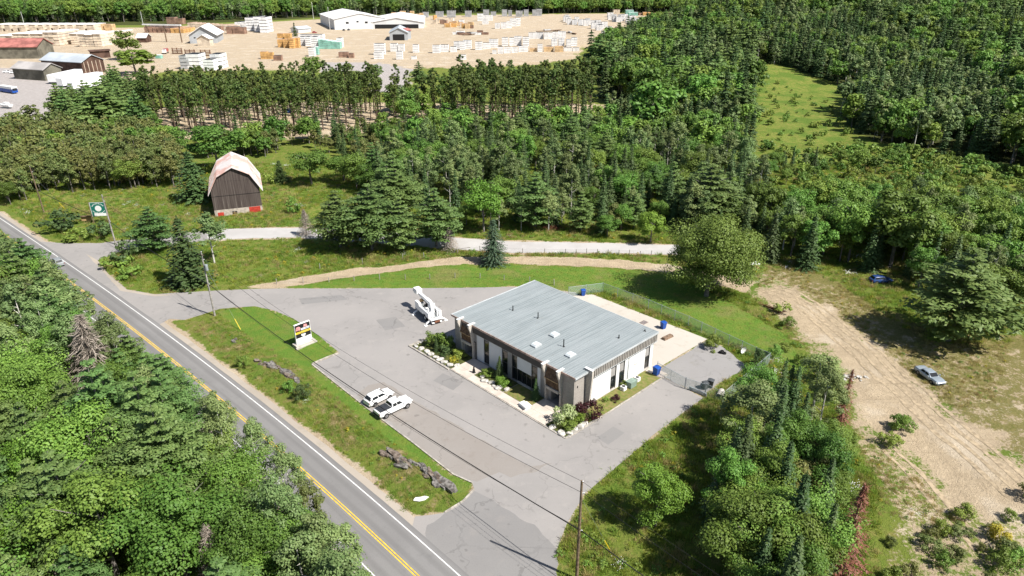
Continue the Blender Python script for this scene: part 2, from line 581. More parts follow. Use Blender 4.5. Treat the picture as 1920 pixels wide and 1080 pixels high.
# ------------------------------------------------------------------ paved sheets
def edgy(poly, step=1.2, amp=.18, seed=1):
    out = []
    n = len(poly)
    for i in range(n):
        a = Vector((poly[i][0], poly[i][1]))
        b = Vector((poly[(i + 1) % n][0], poly[(i + 1) % n][1]))
        L = (b - a).length
        k = max(1, int(L / step))
        nrm = Vector((-(b - a).y, (b - a).x)).normalized() if L > 1e-6 else Vector((0, 0))
        for j in range(k):
            p = a.lerp(b, j / k)
            p = p + nrm * float((fbm(p.x * .8 + 7, p.y * .8, seed) - .5) * 2 * amp)
            out.append((p.x, p.y))
    return out


def sheet(name, poly, z, matn, amp=.18, step=1.2, kind='structure', parent=None, thick=0):
    pl = edgy(poly, step, amp) if amp else list(poly)
    tris = tessellate_polygon([[Vector((p[0], p[1], 0)) for p in pl]])
    b = MB()
    b.add([(p[0], p[1], z) for p in pl], tris)
    o = b.build(name, matn, parent)
    me = o.data
    if me.polygons and me.polygons[0].normal.z < 0:
        me.flip_normals()
    return tag(o, kind=kind) if kind else o


def asphalt_mat(name, c1, c2, c3, crack=True, track=False):
    m = bpy.data.materials.new(name)
    nt, nd, lk, bs = nodes_of(m)
    geo = nd.new('ShaderNodeNewGeometry')
    P = geo.outputs['Position']
    n1 = pos_noise(nt, .07, 6, .62, P)
    n2 = pos_noise(nt, .5, 6, .65, P)
    n3 = pos_noise(nt, 6, 3, .7, P)
    c = mix(nt, ramp(nt, n1, .36, .64), c1, c2)
    c = mix(nt, math_n(nt, 'MULTIPLY', ramp(nt, n2, .52, .72), .7), c, c3)
    c = mix(nt, math_n(nt, 'MULTIPLY', ramp(nt, n3, .5, .8), .35), c, tuple(x * .62 for x in c1))
    if crack:
        v = nd.new('ShaderNodeTexVoronoi')
        v.feature = 'DISTANCE_TO_EDGE'
        v.inputs['Scale'].default_value = .14
        nn = nd.new('ShaderNodeTexNoise')
        nn.inputs['Scale'].default_value = .5
        nn.inputs['Detail'].default_value = 5
        lk.new(P, nn.inputs['Vector'])
        va = nd.new('ShaderNodeVectorMath')
        va.operation = 'MULTIPLY_ADD'
        lk.new(nn.outputs['Color'], va.inputs[0])
        va.inputs[1].default_value = (5, 5, 0)
        lk.new(P, va.inputs[2])
        lk.new(va.outputs[0], v.inputs['Vector'])
        msk = math_n(nt, 'MULTIPLY', ramp(nt, v.outputs['Distance'], .022, .006), ramp(nt, n1, .42, .60))
        c = mix(nt, math_n(nt, 'MULTIPLY', msk, .38), c, tuple(x * .45 for x in c1))
        # oil and wet stains
        st = pos_noise(nt, .8, 2, .4, P)
        c = mix(nt, math_n(nt, 'MULTIPLY', ramp(nt, st, .66, .76), .5), c, tuple(x * .5 for x in c1))
    if track:
        uv = nd.new('ShaderNodeUVMap')
        s = nd.new('ShaderNodeSeparateXYZ')
        lk.new(uv.outputs[0], s.inputs[0])
        # wheel paths: worn bands that repeat for each lane
        w = math_n(nt, 'PINGPONG', math_n(nt, 'ADD', s.outputs[0], .0), LANE / 4)
        c = mix(nt, math_n(nt, 'MULTIPLY', ramp(nt, w, .25, .75), .38), c, tuple(x * .7 for x in c1))
        cr = nd.new('ShaderNodeTexNoise')
        cr.inputs['Scale'].default_value = 1
        va = nd.new('ShaderNodeVectorMath')
        va.operation = 'MULTIPLY'
        va.inputs[1].default_value = (2.2, .035, 0)
        lk.new(uv.outputs[0], va.inputs[0])
        lk.new(va.outputs[0], cr.inputs['Vector'])
        c = mix(nt, math_n(nt, 'MULTIPLY', ramp(nt, cr.outputs[0], .5, .7), .35), c, tuple(min(1, x * 1.25) for x in c1))
    lk.new(c, bs.inputs['Base Color'])
    bs.inputs['Roughness'].default_value = .88
    bs.inputs['Specular IOR Level'].default_value = .2
    bump(nt, bs, n3, .25, .03)
    M[name] = m


asphalt_mat('asphalt_road', (.185, .180, .178), (.208, .203, .200), (.170, .166, .164), crack=False, track=True)
asphalt_mat('asphalt_lot', (.285, .269, .259), (.250, .238, .230), (.31, .29, .275))
asphalt_mat('asphalt_exit', (.205, .198, .194), (.22, .213, .208), (.235, .222, .213))
asphalt_mat('asphalt_old', (.245, .222, .203), (.262, .242, .225), (.215, .188, .166))
asphalt_mat('asphalt_rear', (.25, .24, .235), (.27, .26, .255), (.225, .215, .195))
asphalt_mat('gravel_white', (.43, .415, .405), (.37, .355, .345), (.47, .455, .445), crack=False)
asphalt_mat('pad_concrete', (.44, .405, .355), (.48, .445, .395), (.37, .33, .275), crack=False)
asphalt_mat('shoulder', (.37, .325, .275), (.32, .28, .235), (.28, .25, .20), crack=False)
mat('line_white', (.62, .62, .61), .7, .3, .16, 2.5)
mat('line_yellow', (.68, .44, .03), .7, .3, .2, 2.5)


def ribbon(name, o0, o1, z, matn, ya=10, yb=282, amp=0.0, parent=None, kind=None):
    n = int((yb - ya) / 1.5)
    co, uv = [], []
    s = 0
    for i in range(n + 1):
        y = ya + (yb - ya) * i / n
        a = float((fbm(y * .35, 3.3, 5) - .5) * 2 * amp)
        b = float((fbm(y * .35, 9.3, 6) - .5) * 2 * amp)
        p, q = road_pt(y, o0 + a), road_pt(y, o1 + b)
        co += [(p.x, p.y, z), (q.x, q.y, z)]
        uv += [(o0 + 2 * LANE, s), (o1 + 2 * LANE, s)]
        s += 1.8
    me = raw_mesh(name, co, [(2 * i, 2 * i + 1, 2 * i + 3, 2 * i + 2) for i in range(n)])
    l = me.uv_layers.new(name='UVMap')
    vi = np.empty(len(me.loops), np.int32)
    me.loops.foreach_get('vertex_index', vi)
    l.data.foreach_set('uv', np.array(uv, np.float32)[vi].reshape(-1))
    me.materials.append(M[matn])
    if me.polygons[0].normal.z < 0:
        me.flip_normals()
    o = bpy.data.objects.new(name, me)
    COL.objects.link(o)
    o.parent = parent
    return tag(o, kind=kind)


ribbon('road_shoulder', .3, 1.7, .008, 'shoulder', amp=.35, kind='structure')
ribbon('road_shoulder', -2 * LANE - 2.4, -2 * LANE - .3, .008, 'shoulder', amp=.35, kind='structure')
sheet('parking_lot', lot_poly, .018, 'asphalt_lot', .14)
hw = ribbon('highway', -2 * LANE - .75, .75, .026, 'asphalt_road', amp=.08, kind='structure')
ribbon('edge_line', -.075, .075, .032, 'line_white', amp=.01, parent=hw)
ribbon('edge_line', -2 * LANE - .075, -2 * LANE + .075, .032, 'line_white', amp=.01, parent=hw)
ribbon('centre_line', -LANE - .22, -LANE - .09, .032, 'line_yellow', amp=.01, parent=hw)
ribbon('centre_line', -LANE + .09, -LANE + .22, .032, 'line_yellow', amp=.01, parent=hw)
sheet('gravel_road', gravel_poly, .028, 'gravel_white', .5, 2)
sheet('rear_yard_asphalt', rear_poly, .016, 'asphalt_rear', .3)
sheet('concrete_pad', pad_poly, .040, 'pad_concrete', .05)
sheet('old_asphalt_strip', poly_px([(672, 742), (690, 722), (722, 716), (748, 733), (800, 765), (890, 818), (990, 872), (1035, 868), (1010, 884), (960, 893), (935, 884), (905, 897), (893, 905), (850, 888), (780, 833)]), .023, 'asphalt_old', .5, .8)
sheet('worn_entrance_asphalt', poly_px([(868, 942), (890, 920), (1000, 985), (1046, 1030), (1046, 1100), (960, 1150), (880, 1084), (800, 1015), (800, 985)]), .022, 'asphalt_exit', .35, .9)
for i, q in enumerate(([(705, 600), (742, 594), (760, 612), (722, 620)], [(830, 700), (868, 716), (850, 732), (812, 714)], [(1120, 820), (1150, 800), (1172, 812), (1140, 834)], [(560, 560), (640, 553), (650, 562), (566, 571)])):
    sheet('repair_patch', poly_px(q), .0215, 'asphalt_exit', .12, .7)
sheet('apron_sand', poly_px([(183, 488), (160, 475), (190, 505), (225, 545), (290, 556), (340, 552), (290, 552), (238, 543), (203, 514)]), .021, 'shoulder', .2)


def kerb(px, w=.18, h=.13, name='kerb'):
    b = MB()
    pts = [G(*p) if len(p) == 2 else Vector(p) for p in px]
    for a, q in zip(pts[:-1], pts[1:]):
        n = max(1, int((q - a).length / 2.4))
        for i in range(n):
            s, e = a.lerp(q, i / n), a.lerp(q, (i + 1) / n - .004)
            s.z = e.z = h / 2
            b.bar(s, e, w, h)
    return tag(b.build(name, 'kerb_mat'), kind='structure')


kerb([(585, 684), (700, 775), (780, 835), (850, 890), (886, 906)])
kerb([(889, 918), (868, 940), (834, 961)])
kerb([(637, 662), (612, 671), (585, 683)], .3, .16)


# wheel ruts worn into the sandy clearing
mat('rut_sand', (.33, .262, .178), .95, .1, .25, 1.5, bmp=.5)


def rut(px, off, w=.38):
    pts = [Vector((*G(*p)[:2], 0)) for p in px]
    co = []
    P = []
    for a, b in zip(pts[:-1], pts[1:]):
        n = max(2, int((b - a).length / 1.2))
        P += [a.lerp(b, i / n) for i in range(n)]
    for i in range(1, len(P) - 1):
        d = (P[i + 1] - P[i - 1]).normalized()
        nn = Vector((-d.y, d.x, 0))
        wv = w * (.35 + 1.1 * float(fbm(P[i].x * .5, P[i].y * .5, 61)))
        wig = float(fbm(P[i].x * .2, P[i].y * .2, 62) - .5) * 1.6
        for s_ in (-1, 1):
            q = P[i] + nn * (off + wig + s_ * wv)
            co.append((q.x, q.y, hz(q.x, q.y) + .045))
    me = raw_mesh('wheel_rut', co, [(2 * i, 2 * i + 1, 2 * i + 3, 2 * i + 2) for i in range(len(co) // 2 - 1)])
    me.materials.append(M['rut_sand'])
    if me.polygons[0].normal.z < 0:
        me.flip_normals()
    o = bpy.data.objects.new('wheel_rut', me)
    COL.objects.link(o)
    return tag(o, kind='structure')


RUT = [(1425, 540), (1500, 575), (1590, 645), (1680, 730), (1770, 815), (1860, 890), (1930, 960)]
for off in (-.9, .9, 2.6, 4.2):
    rut(RUT, off)
rut([(1640, 830), (1700, 880), (1760, 960), (1830, 1030), (1900, 1060)], 0)
rut([(1640, 830), (1700, 880), (1760, 960), (1830, 1030), (1900, 1060)], 1.8)
# ------------------------------------------------------------------ office building
def block_mat(name, c1, c2, mortar, bw=.4, bh=.2):
    m = bpy.data.materials.new(name)
    nt, nd, lk, bs = nodes_of(m)
    tc = nd.new('ShaderNodeTexCoord')
    s = nd.new('ShaderNodeSeparateXYZ')
    lk.new(tc.outputs['Object'], s.inputs[0])
    cb = nd.new('ShaderNodeCombineXYZ')
    lk.new(math_n(nt, 'ADD', s.outputs[0], s.outputs[1]), cb.inputs[0])
    lk.new(s.outputs[2], cb.inputs[1])
    b = nd.new('ShaderNodeTexBrick')
    lk.new(cb.outputs[0], b.inputs['Vector'])
    b.inputs['Scale'].default_value = 1
    b.inputs['Brick Width'].default_value = bw
    b.inputs['Row Height'].default_value = bh
    b.inputs['Mortar Size'].default_value = .012
    for k, v in (('Color1', c1), ('Color2', c2), ('Mortar', mortar)):
        b.inputs[k].default_value = (*v, 1)
    f = pos_noise(nt, 1.2)
    lk.new(mix(nt, math_n(nt, 'MULTIPLY', ramp(nt, f, .4, .7), .3), b.outputs['Color'], tuple(x * .7 for x in c1)), bs.inputs['Base Color'])
    bs.inputs['Roughness'].default_value = .92
    bump(nt, bs, pos_noise(nt, 14), .5, .03)
    M[name] = m


block_mat('block_wall', (.38, .345, .31), (.31, .28, .255), (.26, .24, .22))
mat('panel_white', (.62, .64, .66), .6, .3, .04, .5)
mat('panel_grey', (.30, .29, .28), .7, .3, .1, 1)
mat('fascia_dark', (.075, .07, .068), .6, .3, .1, 1)
mat('fascia_tan', (.30, .28, .255), .55, .4, .1, 1)
mat('pebble', (.50, .46, .41), .95, .1, .22, 9, bmp=.6, bscale=14)
mat('flashing', (.45, .47, .48), .45, .5, .1, 1)
mat('flash_rust', (.42, .30, .25), .6, .3, .3, 1.2)


def roof_metal():
    m = bpy.data.materials.new('roof_metal')
    nt, nd, lk, bs = nodes_of(m)
    tc = nd.new('ShaderNodeTexCoord')
    mp = nd.new('ShaderNodeMapping')
    mp.inputs['Scale'].default_value = (.10, 2.3, 1)
    lk.new(tc.outputs['Object'], mp.inputs[0])
    f = pos_noise(nt, 1, 4, .6, mp.outputs[0])
    g = pos_noise(nt, .25, 5, .6)
    c = mix(nt, ramp(nt, f, .35, .65), (.185, .212, .222), (.262, .29, .30))
    c = mix(nt, math_n(nt, 'MULTIPLY', ramp(nt, g, .45, .7), .4), c, (.31, .335, .35))
    mp2 = nd.new('ShaderNodeMapping')
    mp2.inputs['Scale'].default_value = (.35, 4.0, 1)
    lk.new(tc.outputs['Object'], mp2.inputs[0])
    f2 = pos_noise(nt, 1, 5, .7, mp2.outputs[0])
    c = mix(nt, math_n(nt, 'MULTIPLY', ramp(nt, f2, .60, .74), .45), c, (.24, .20, .165))
    lk.new(c, bs.inputs['Base Color'])
    bs.inputs['Roughness'].default_value = .55
    bs.inputs['Specular IOR Level'].default_value = .4
    M['roof_metal'] = m


roof_metal()
mat('roof_rib', (.265, .295, .305), .5, .4, .08, .5)
mat('skylight', (.55, .60, .62), .15, .6, .05)

NB = G(1077.8, 705, 6.7)
B_ROT = R(43.8)
bld = empty('office_building', (NB.x, NB.y, 0), B_ROT, 'low office building with grey metal roof, white panels and block corner piers', 'building')
BX, BY, BZ = 19.7, 27.4, 6.45
BMAT = Matrix.Translation((NB.x, NB.y, 0)) @ Matrix.Rotation(B_ROT, 4, 'Z')


def BL(x, y, z=0):
    return BMAT @ Vector((x, y, z))


doors = ((23.0, 24.8), (2.9, 4.8))
b = MB()
b.box(2.2, BX - .2, .25, BY - .2, 0, BZ)
cuts = [.25, doors[1][0], doors[1][1], doors[0][0], doors[0][1], BY - .2]
b.box(.25, 2.2, cuts[0], cuts[1], 0, BZ)
b.box(.25, 2.2, cuts[2], cuts[3], 0, BZ)
b.box(.25, 2.2, cuts[4], cuts[5], 0, BZ)
for d in doors:
    b.box(.25, 2.2, d[0], d[1], 2.5, BZ)
b.build('wall', 'panel_grey', bld)
for y0, y1 in ((0, 2.3), (25.3, BY)):
    o = MB().box(-.02, .24, y0, y1, 0, BZ - .12).build('block_pier', 'block_wall', bld)
MB().box(.24, 2.5, -.02, .24, 0, BZ - .12).build('block_pier', 'block_wall', bld)
MB().box(.24, BX, BY - .19, BY, 0, BZ - .12).build('block_pier', 'block_wall', bld)
# corner quoin light
for y0, y1, z0 in ((20.0, 21.8, 0.1), (15.6, 18.75, .1), (8.9, 12.1, 2.6), (6.9, 7.6, .1)):
    MB().box(.06, .245, y0 + .02, y1 - .02, z0, 5.15).build('wall_panel', 'panel_white', bld, bevel=.02)
for y0, y1 in ((13.3, 14.3), (5.4, 6.88), (21.82, 22.3)):
    MB().box(.10, .245, y0 + .01, y1 - .01, 0, 5.15).build('wall_panel', 'panel_grey', bld)


def strip_window(y0, y1, ax='f', z0=.3, z1=5.1):
    """tall window strip: frame, light header, glass panes"""
    def bx(mb, u0, u1, d0, d1, a, c):
        return mb.box(d0, d1, u0, u1, a, c) if ax == 'f' else mb.box(u0, u1, d0, d1, a, c)
    fr = MB()
    bx(fr, y0, y0 + .07, .13, .244, z0, z1)
    bx(fr, y1 - .07, y1, .13, .244, z0, z1)
    for zz in (z0, (z0 + z1) * .45, z1 - .07, z1 - .6):
        bx(fr, y0 + .07, y1 - .07, .14, .244, zz, zz + .07)
    w = fr.build('window', 'fascia_dark', bld)
    g = MB()
    bx(g, y0 + .07, y1 - .07, .20, .243, z0 + .07, (z0 + z1) * .45)
    g.build('pane', 'glass', w)
    g = MB()
    bx(g, y0 + .07, y1 - .07, .20, .243, (z0 + z1) * .45 + .07, z1 - .6)
    g.build('pane', 'glass' if ax == 'f' else 'panel_grey', w)
    g = MB()
    bx(g, y0 + .07, y1 - .07, .19, .243, z1 - .53, z1 - .07)
    g.build('header_panel', 'panel_grey', w)


for y0, y1 in ((18.75, 20.0), (14.3, 15.6), (12.1, 13.3), (7.6, 8.9)):
    strip_window(y0, y1)
w = MB().box(.20, .243, 8.95, 12.05, .35, 2.55).build('window', 'glass', bld)
f = MB()
for y in (8.9, 9.95, 11.0, 12.0):
    f.box(.15, .242, y, y + .08, .3, 2.58)
f.build('mullion', 'fascia_dark', w)
MB().box(.0, .24, 8.9, 12.1, 0, .3).build('sill', 'concrete', bld)
# right side
for x0, x1 in ((3.9, 8.7), (10.05, 10.85), (12.2, 17.6), (18.9, BX)):
    MB().box(x0 + .02, x1 - .02, .02, .245, .12, 5.15).build('wall_panel', 'white_paint', bld, bevel=.02)
MB().box(2.5, 3.88, .02, .245, .12, 5.15).build('wall_panel', 'white_paint', bld)
for x0, x1 in ((8.7, 10.05), (10.85, 12.2), (17.6, 18.9)):
    strip_window(x0, x1, 's')
MB().box(2.5, BX, -.06, .24, 0, .12).build('base_course', 'concrete', bld)
# fascia, ribbed
b = MB()
b.box(-.30, .245, 5.45, 25.25, 5.15, 6.34)
y = 5.5
while y < 25.2:
    b.box(-.34, -.29, y, y + .10, 5.17, 6.32)
    y += .3
b.build('fascia', 'fascia_dark', bld)
b = MB()
b.box(3.95, BX + .3, -.42, .245, 4.98, 6.34)
x = 4.0
while x < BX + .25:
    b.box(x, x + .16, -.52, -.41, 5.0, 6.32)
    x += .42
b.build('fascia', 'fascia_tan', bld)
MB().box(3.95, BX + .3, -.5, -.40, 4.88, 4.97).build('fascia_trim', 'flashing', bld)
b = MB().box(BX - .19, BX + .3, .25, BY, 5.15, 6.34).build('fascia', 'fascia_tan', bld)
# roof
roof_o = MB().box(-.36, BX + .36, -.48, BY + .3, 6.36, 6.60).build('roof', 'roof_metal', bld)
b = MB()
y = -.3
while y < BY + .25:
    b.box(-.34, BX + .34, y, y + .08, 6.595, 6.665)
    y += .46
tag(b.build('roof_seams', 'roof_rib', roof_o), kind='stuff')
MB().box(-.44, -.365, -.48, BY + .3, 6.30, 6.64).build('gutter', 'flash_rust', bld)
MB().box(-.44, BX + .4, -.56, -.485, 6.34, 6.64).build('gutter', 'flashing', bld)
MB().box(-.44, BX + .4, BY + .305, BY + .5, 6.34, 6.68).build('gutter', 'flashing', bld)
MB().box(BX + .365, BX + .45, -.48, BY + .3, 6.34, 6.62).build('gutter', 'flashing', bld)
for x, y in ((6.92, 10.44), (2.4, 10.2), (4.0, 4.4)):
    k = MB().box(x - .75, x + .75, y - .55, y + .55, 6.60, 6.86).build('skylight', 'flashing', bld)
    MB().prism([(x - .68, 6.862), (x + .68, 6.862), (x + .5, 7.04), (x - .5, 7.04)], 'y', y - .48, y + .48).build('dome', 'skylight', k)
for x, y, h in ((8.3, 21.6, .9), (9.3, 16.5, 1.1), (5.3, 7.0, 1.3), (13.7, 2.7, .6), (18.6, 1.2, .35)):
    b = MB().tube([(x, y, 6.6), (x, y, 6.6 + h)], .085, 8)
    b.tube([(x, y, 6.6), (x, y, 6.72)], [.22, .12], 8)
    b.build('vent_pipe', 'black', bld)
# fins beside the entrances and at the corner
for i, y in enumerate((25.2, 22.35, 5.35, 2.3)):
    pts = [(.26, 6.75), (-1.15, 6.75), (-1.15, 6.3), (-.62, 4.9), (-.30, 2.4), (.26, 2.3)]
    MB().prism(pts, 'y', y, y + .34).build('fin', 'pebble', bld)
    MB().box(-1.2, .3, y - .03, y + .37, 6.75, 6.82).build('fin_cap', 'white_paint', bld)
    if i != 3:
        MB().box(-.28, .26, y + .02, y + .32, 0, 2.3).build('fin_base', 'pebble', bld)
MB().box(-.28, .26, 2.32, 2.62, 0, 2.3).build('fin_base', 'pebble', bld)
pts = [(.26, 6.9), (-1.2, 6.9), (-1.2, 5.8), (-1.0, 3.0), (-.72, 0.0), (.26, 0.0)]
MB().prism(pts, 'x', 2.5, 2.86).build('fin', 'pebble', bld)
MB().box(2.46, 2.9, -1.25, .3, 6.9, 6.97).build('fin_cap', 'white_paint', bld)
for y0, y1 in ((22.7, 25.19), (2.65, 5.34)):
    b = MB().prism([(.25, 6.3), (.0, 6.3), (-.75, 4.5), (.25, 4.5)], 'y', y0, y1)
    b.build('canopy_slope', 'brown_shingle', bld)
    MB().box(-.8, .25, y0, y1, 4.38, 4.49).build('canopy_trim', 'wood_raw', bld)
    b = MB().box(-.42, .24, y0, y1, 2.95, 4.37)
    yy = y0 + .1
    while yy < y1 - .1:
        b.box(-.45, -.41, yy, yy + .06, 2.97, 4.35)
        yy += .22
    b.build('wood_panel', 'brown_shingle', bld)
    MB().box(-.62, .24, y0, y1, 2.5, 2.94).build('lintel', 'concrete', bld)
for d in doors:
    k = MB().box(1.9, 1.98, d[0], d[1], 0.03, 2.5).build('door', 'glass', bld)
    f = MB().box(1.86, 1.9, d[0], d[0] + .1, .03, 2.5).box(1.86, 1.9, d[1] - .1, d[1], .03, 2.5).box(1.86, 1.9, (d[0] + d[1]) / 2 - .05, (d[0] + d[1]) / 2 + .05, .03, 2.5)
    f.build('door_frame', 'flashing', k)
MB().tube([(-.05, 21.95, 3.3), (-.05, 21.95, .0)], .06, 6).tube([(-.05, 22.8, 3.3), (-.05, 21.95, 3.3)], .06, 6).build('downpipe', 'black', bld)
b = MB().tube([(13.1, -.06, 5.1), (13.1, -.06, .5)], .05, 6)
b.tube([(12.95, -.06, 3.2), (12.95, -.06, .5)], .04, 6)
b.build('conduit', 'flashing', bld)
# small grey lettering on the right wall, too blurred in the photo to read
b = MB()
rng = random.Random(4)
for row, (z, x0, x1, hh) in enumerate(((2.75, 14.0, 15.6, .14), (2.25, 14.7, 15.3, .26), (1.85, 14.6, 15.4, .12))):
    x = x0
    while x < x1:
        wv = rng.uniform(.10, .2)
        b.box(x, x + wv, .008, .021, z, z + hh * rng.uniform(.7, 1))
        x += wv + .07
tag(b.build('wall_lettering', 'panel_grey', bld), kind='stuff')
MB().box(.6, .75, -.10, -.02, 4.4, 4.7).build('wall_lamp', 'black', bld)
o = MB().box(7.2, 8.6, BY + .3, BY + 1.1, 6.2, 6.3).box(7.25, 7.35, BY, BY + 1.05, 5.4, 6.2).build('side_canopy', 'white_paint', bld)


# ------------------------------------------------------------------ planting beds in front of the building
def local_sheet(name, pts, z, matn, amp=0.08, kind='structure'):
    return sheet(name, [tuple(BL(*p)[:2]) for p in pts], z, matn, amp, .8, kind)


mat('bed_soil', (.11, .12, .035), .95, .1, .5, 1.2, col2=(.05, .06, .02), bmp=.6)
mat('bed_grass', (.12, .15, .035), .95, .1, .4, 1.5, col2=(.20, .17, .07), bmp=.6)
local_sheet('planting_bed', [(-5.0, 22.6), (-5.2, 33.3), (1, 33.3), (1, 27.5), (0, 27.45), (0, 22.6)], .05, 'bed_soil')
local_sheet('planting_bed', [(-3.5, 11.6), (-3.5, 18.4), (-.05, 18.4), (-.05, 11.6)], .05, 'bed_soil')
local_sheet('planting_bed', [(-3.5, 5.9), (-3.5, 11.5), (-.05, 11.5), (-.05, 5.9)], .045, 'bed_grass')
local_sheet('planting_bed', [(-4.9, -2.9), (-4.9, .9), (-.1, .9), (-.1, -.1), (1.6, -.1), (1.6, -3.1)], .05, 'bed_soil')
local_sheet('planting_bed', [(1.7, -3.2), (1.7, -.1), (17.7, -.1), (17.7, -3.2)], .047, 'bed_grass')


def slabs(name, x0, x1, y0, y1, nx, ny, label=None):
    root = MB().add([tuple(BL(x, y, .022)) for x, y in ((x0, y0), (x1, y0), (x1, y1), (x0, y1))], [(0, 1, 2, 3)]).build(name, 'shoulder')
    tag(root, kind='structure')
    dx, dy = (x1 - x0) / nx, (y1 - y0) / ny
    for i in range(nx):
        for j in range(ny):
            s = MB()
            q = [(x0 + i * dx + .015, y0 + j * dy + .015), (x0 + (i + 1) * dx - .015, y0 + (j + 1) * dy - .015)]
            zt = .085 + random.Random(i * 31 + j).uniform(-.006, .006)
            vs = [BL(x, y, z) for z in (.02, zt) for x, y in ((q[0][0], q[0][1]), (q[1][0], q[0][1]), (q[1][0], q[1][1]), (q[0][0], q[1][1]))]
            s.add(vs, [(0, 3, 2, 1), (4, 5, 6, 7), (0, 1, 5, 4), (1, 2, 6, 5), (2, 3, 7, 6), (3, 0, 4, 7)])
            s.build('slab', 'walk_concrete', root)


mat('walk_concrete', (.50, .44, .385), .9, .15, .10, .7, bmp=.1)
slabs('sidewalk', -5.1, -3.6, 5.9, 18.5, 1, 9)
slabs('entrance_walk', -5.1, -.1, 18.55, 22.5, 3, 2)
slabs('entrance_walk', -5.1, -.1, 1.0, 5.8, 3, 3)
slabs('gate_walk', 17.8, 19.6, -3.2, -.1, 1, 2)
kerb([BL(-5.25, 22.5), BL(-5.3, 1.0), BL(-5.2, -3.1), BL(-4.6, -3.35), BL(1.7, -3.4), BL(17.7, -3.45), BL(19.6, -3.45)], .16, .12)
kerb([BL(-5.5, 22.6), BL(-5.6, 33.6), BL(1, 33.6)], .25, .2)


def rock_mesh(name, seed, sub=2, flat=.65, rough=.35):
    bm = bmesh.new()
    bmesh.ops.create_icosphere(bm, subdivisions=sub, radius=.5)
    rng = random.Random(seed)
    off = Vector((rng.uniform(0, 50), rng.uniform(0, 50), rng.uniform(0, 50)))
    from mathutils import noise as mn
    for v in bm.verts:
        d = mn.noise(v.co * 2.2 + off) * rough + mn.noise(v.co * 6 + off) * rough * .35
        c = v.co * (1 + d)
        c.x = max(-.42, min(.42, c.x))
        c.y = max(-.44, min(.44, c.y))
        v.co = Vector((c.x, c.y, max(-.3, min(.36, c.z)) * flat))
    me = bpy.data.meshes.new(name)
    bm.to_mesh(me)
    bm.free()
    return me


ROCKS = []
for i in range(5):
    me = rock_mesh('stone', i, 2)
    me.materials.append(M['stone_light'])
    ROCKS.append(me)


def stone_row(pts, label, size=.8, seed=0):
    rng = random.Random(seed)
    root = empty('stone_border', BL(*pts[0]), B_ROT, label, 'stones', 'stone borders of the planting beds')
    inv = (Matrix.Translation(BL(*pts[0])) @ Matrix.Rotation(B_ROT, 4, 'Z')).inverted()
    for a, q in zip(pts[:-1], pts[1:]):
        A, Q = BL(*a), BL(*q)
        L = (Q - A).length
        n = int(L / (size * 1.02))
        for i in range(n):
            p = A.lerp(Q, (i + .5) / n) + Vector((rng.uniform(-.25, .25), rng.uniform(-.25, .25), rng.uniform(.05, .18)))
            o = bpy.data.objects.new('stone', ROCKS[rng.randrange(5)])
            COL.objects.link(o)
            o.parent = root
            o.location = inv @ p
            s = size * rng.uniform(.6, 1.3)
            o.scale = (s * rng.uniform(.9, 1.6), s * rng.uniform(.7, 1.1), s * rng.uniform(.7, 1.2))
            o.rotation_euler = (0, 0, rng.uniform(0, 6.3))
    return root


stone_row([(-4.8, 33), (-4.7, 22.9), (-2.4, 22.8)], 'row of pale boulders edging the bed at the far end of the office front', 1.15, 1)
stone_row([(-2.6, 18.1), (-3.3, 17.6), (-3.3, 12.0), (-2.2, 11.7)], 'row of pale boulders edging the bed between entrance and office windows', 1.0, 2)
stone_row([(-4.6, .6), (-4.7, -2.7), (-.2, -2.9)], 'pale boulders edging the bed at the near corner of the office', 1.1, 3)
stone_row([(1.0, 33.2), (-4.4, 33.2)], 'short row of boulders along the kerb behind the boom truck', .6, 4)
o = MB().prism([(-.9, 0), (.9, 0), (.75, .5), (.3, .42), (-.8, .55)], 'y', -.5, .5).box(-1.1, .2, -.6, .6, .5, .62).build('concrete_bench', 'white_stuff', bevel=.03)
o.location = BL(-3.9, 6.4, .08)
o.rotation_euler = (0, 0, B_ROT + R(80))
tag(o, 'white concrete bench beside the second entrance walk', 'bench')
b = MB().tube([(0, 0, 0), (0, 0, .25), (0, 0, .5), (0, 0, .85)], [.32, .2, .24, .08], 8).tube([(0, 0, .85), (0, 0, 1.1)], [.14, .1], 8)
o = b.build('garden_ornament', 'black')
o.location = BL(-3.1, 19.0, .085)
tag(o, 'small black ornament standing on the entrance walk', 'ornament')
# ------------------------------------------------------------------ cars
def loft(rings):
    """rings: list of (x, half profile [(y,z)...] bottom to top)"""
    b = MB()
    n = len(rings[0][1])
    vs, fs = [], []
    m = 2 * n
    for x, pr in rings:
        vs += [(x, y, z) for y, z in pr] + [(x, -y, z) for y, z in pr[::-1]]
    for i in range(len(rings) - 1):
        for k in range(m):
            a, c = i * m + k, i * m + (k + 1) % m
            fs.append((a, c, c + m, a + m))
    fs.append(tuple(range(m))[::-1])
    fs.append(tuple(range((len(rings) - 1) * m, len(rings) * m)))
    return b.add(vs, fs)


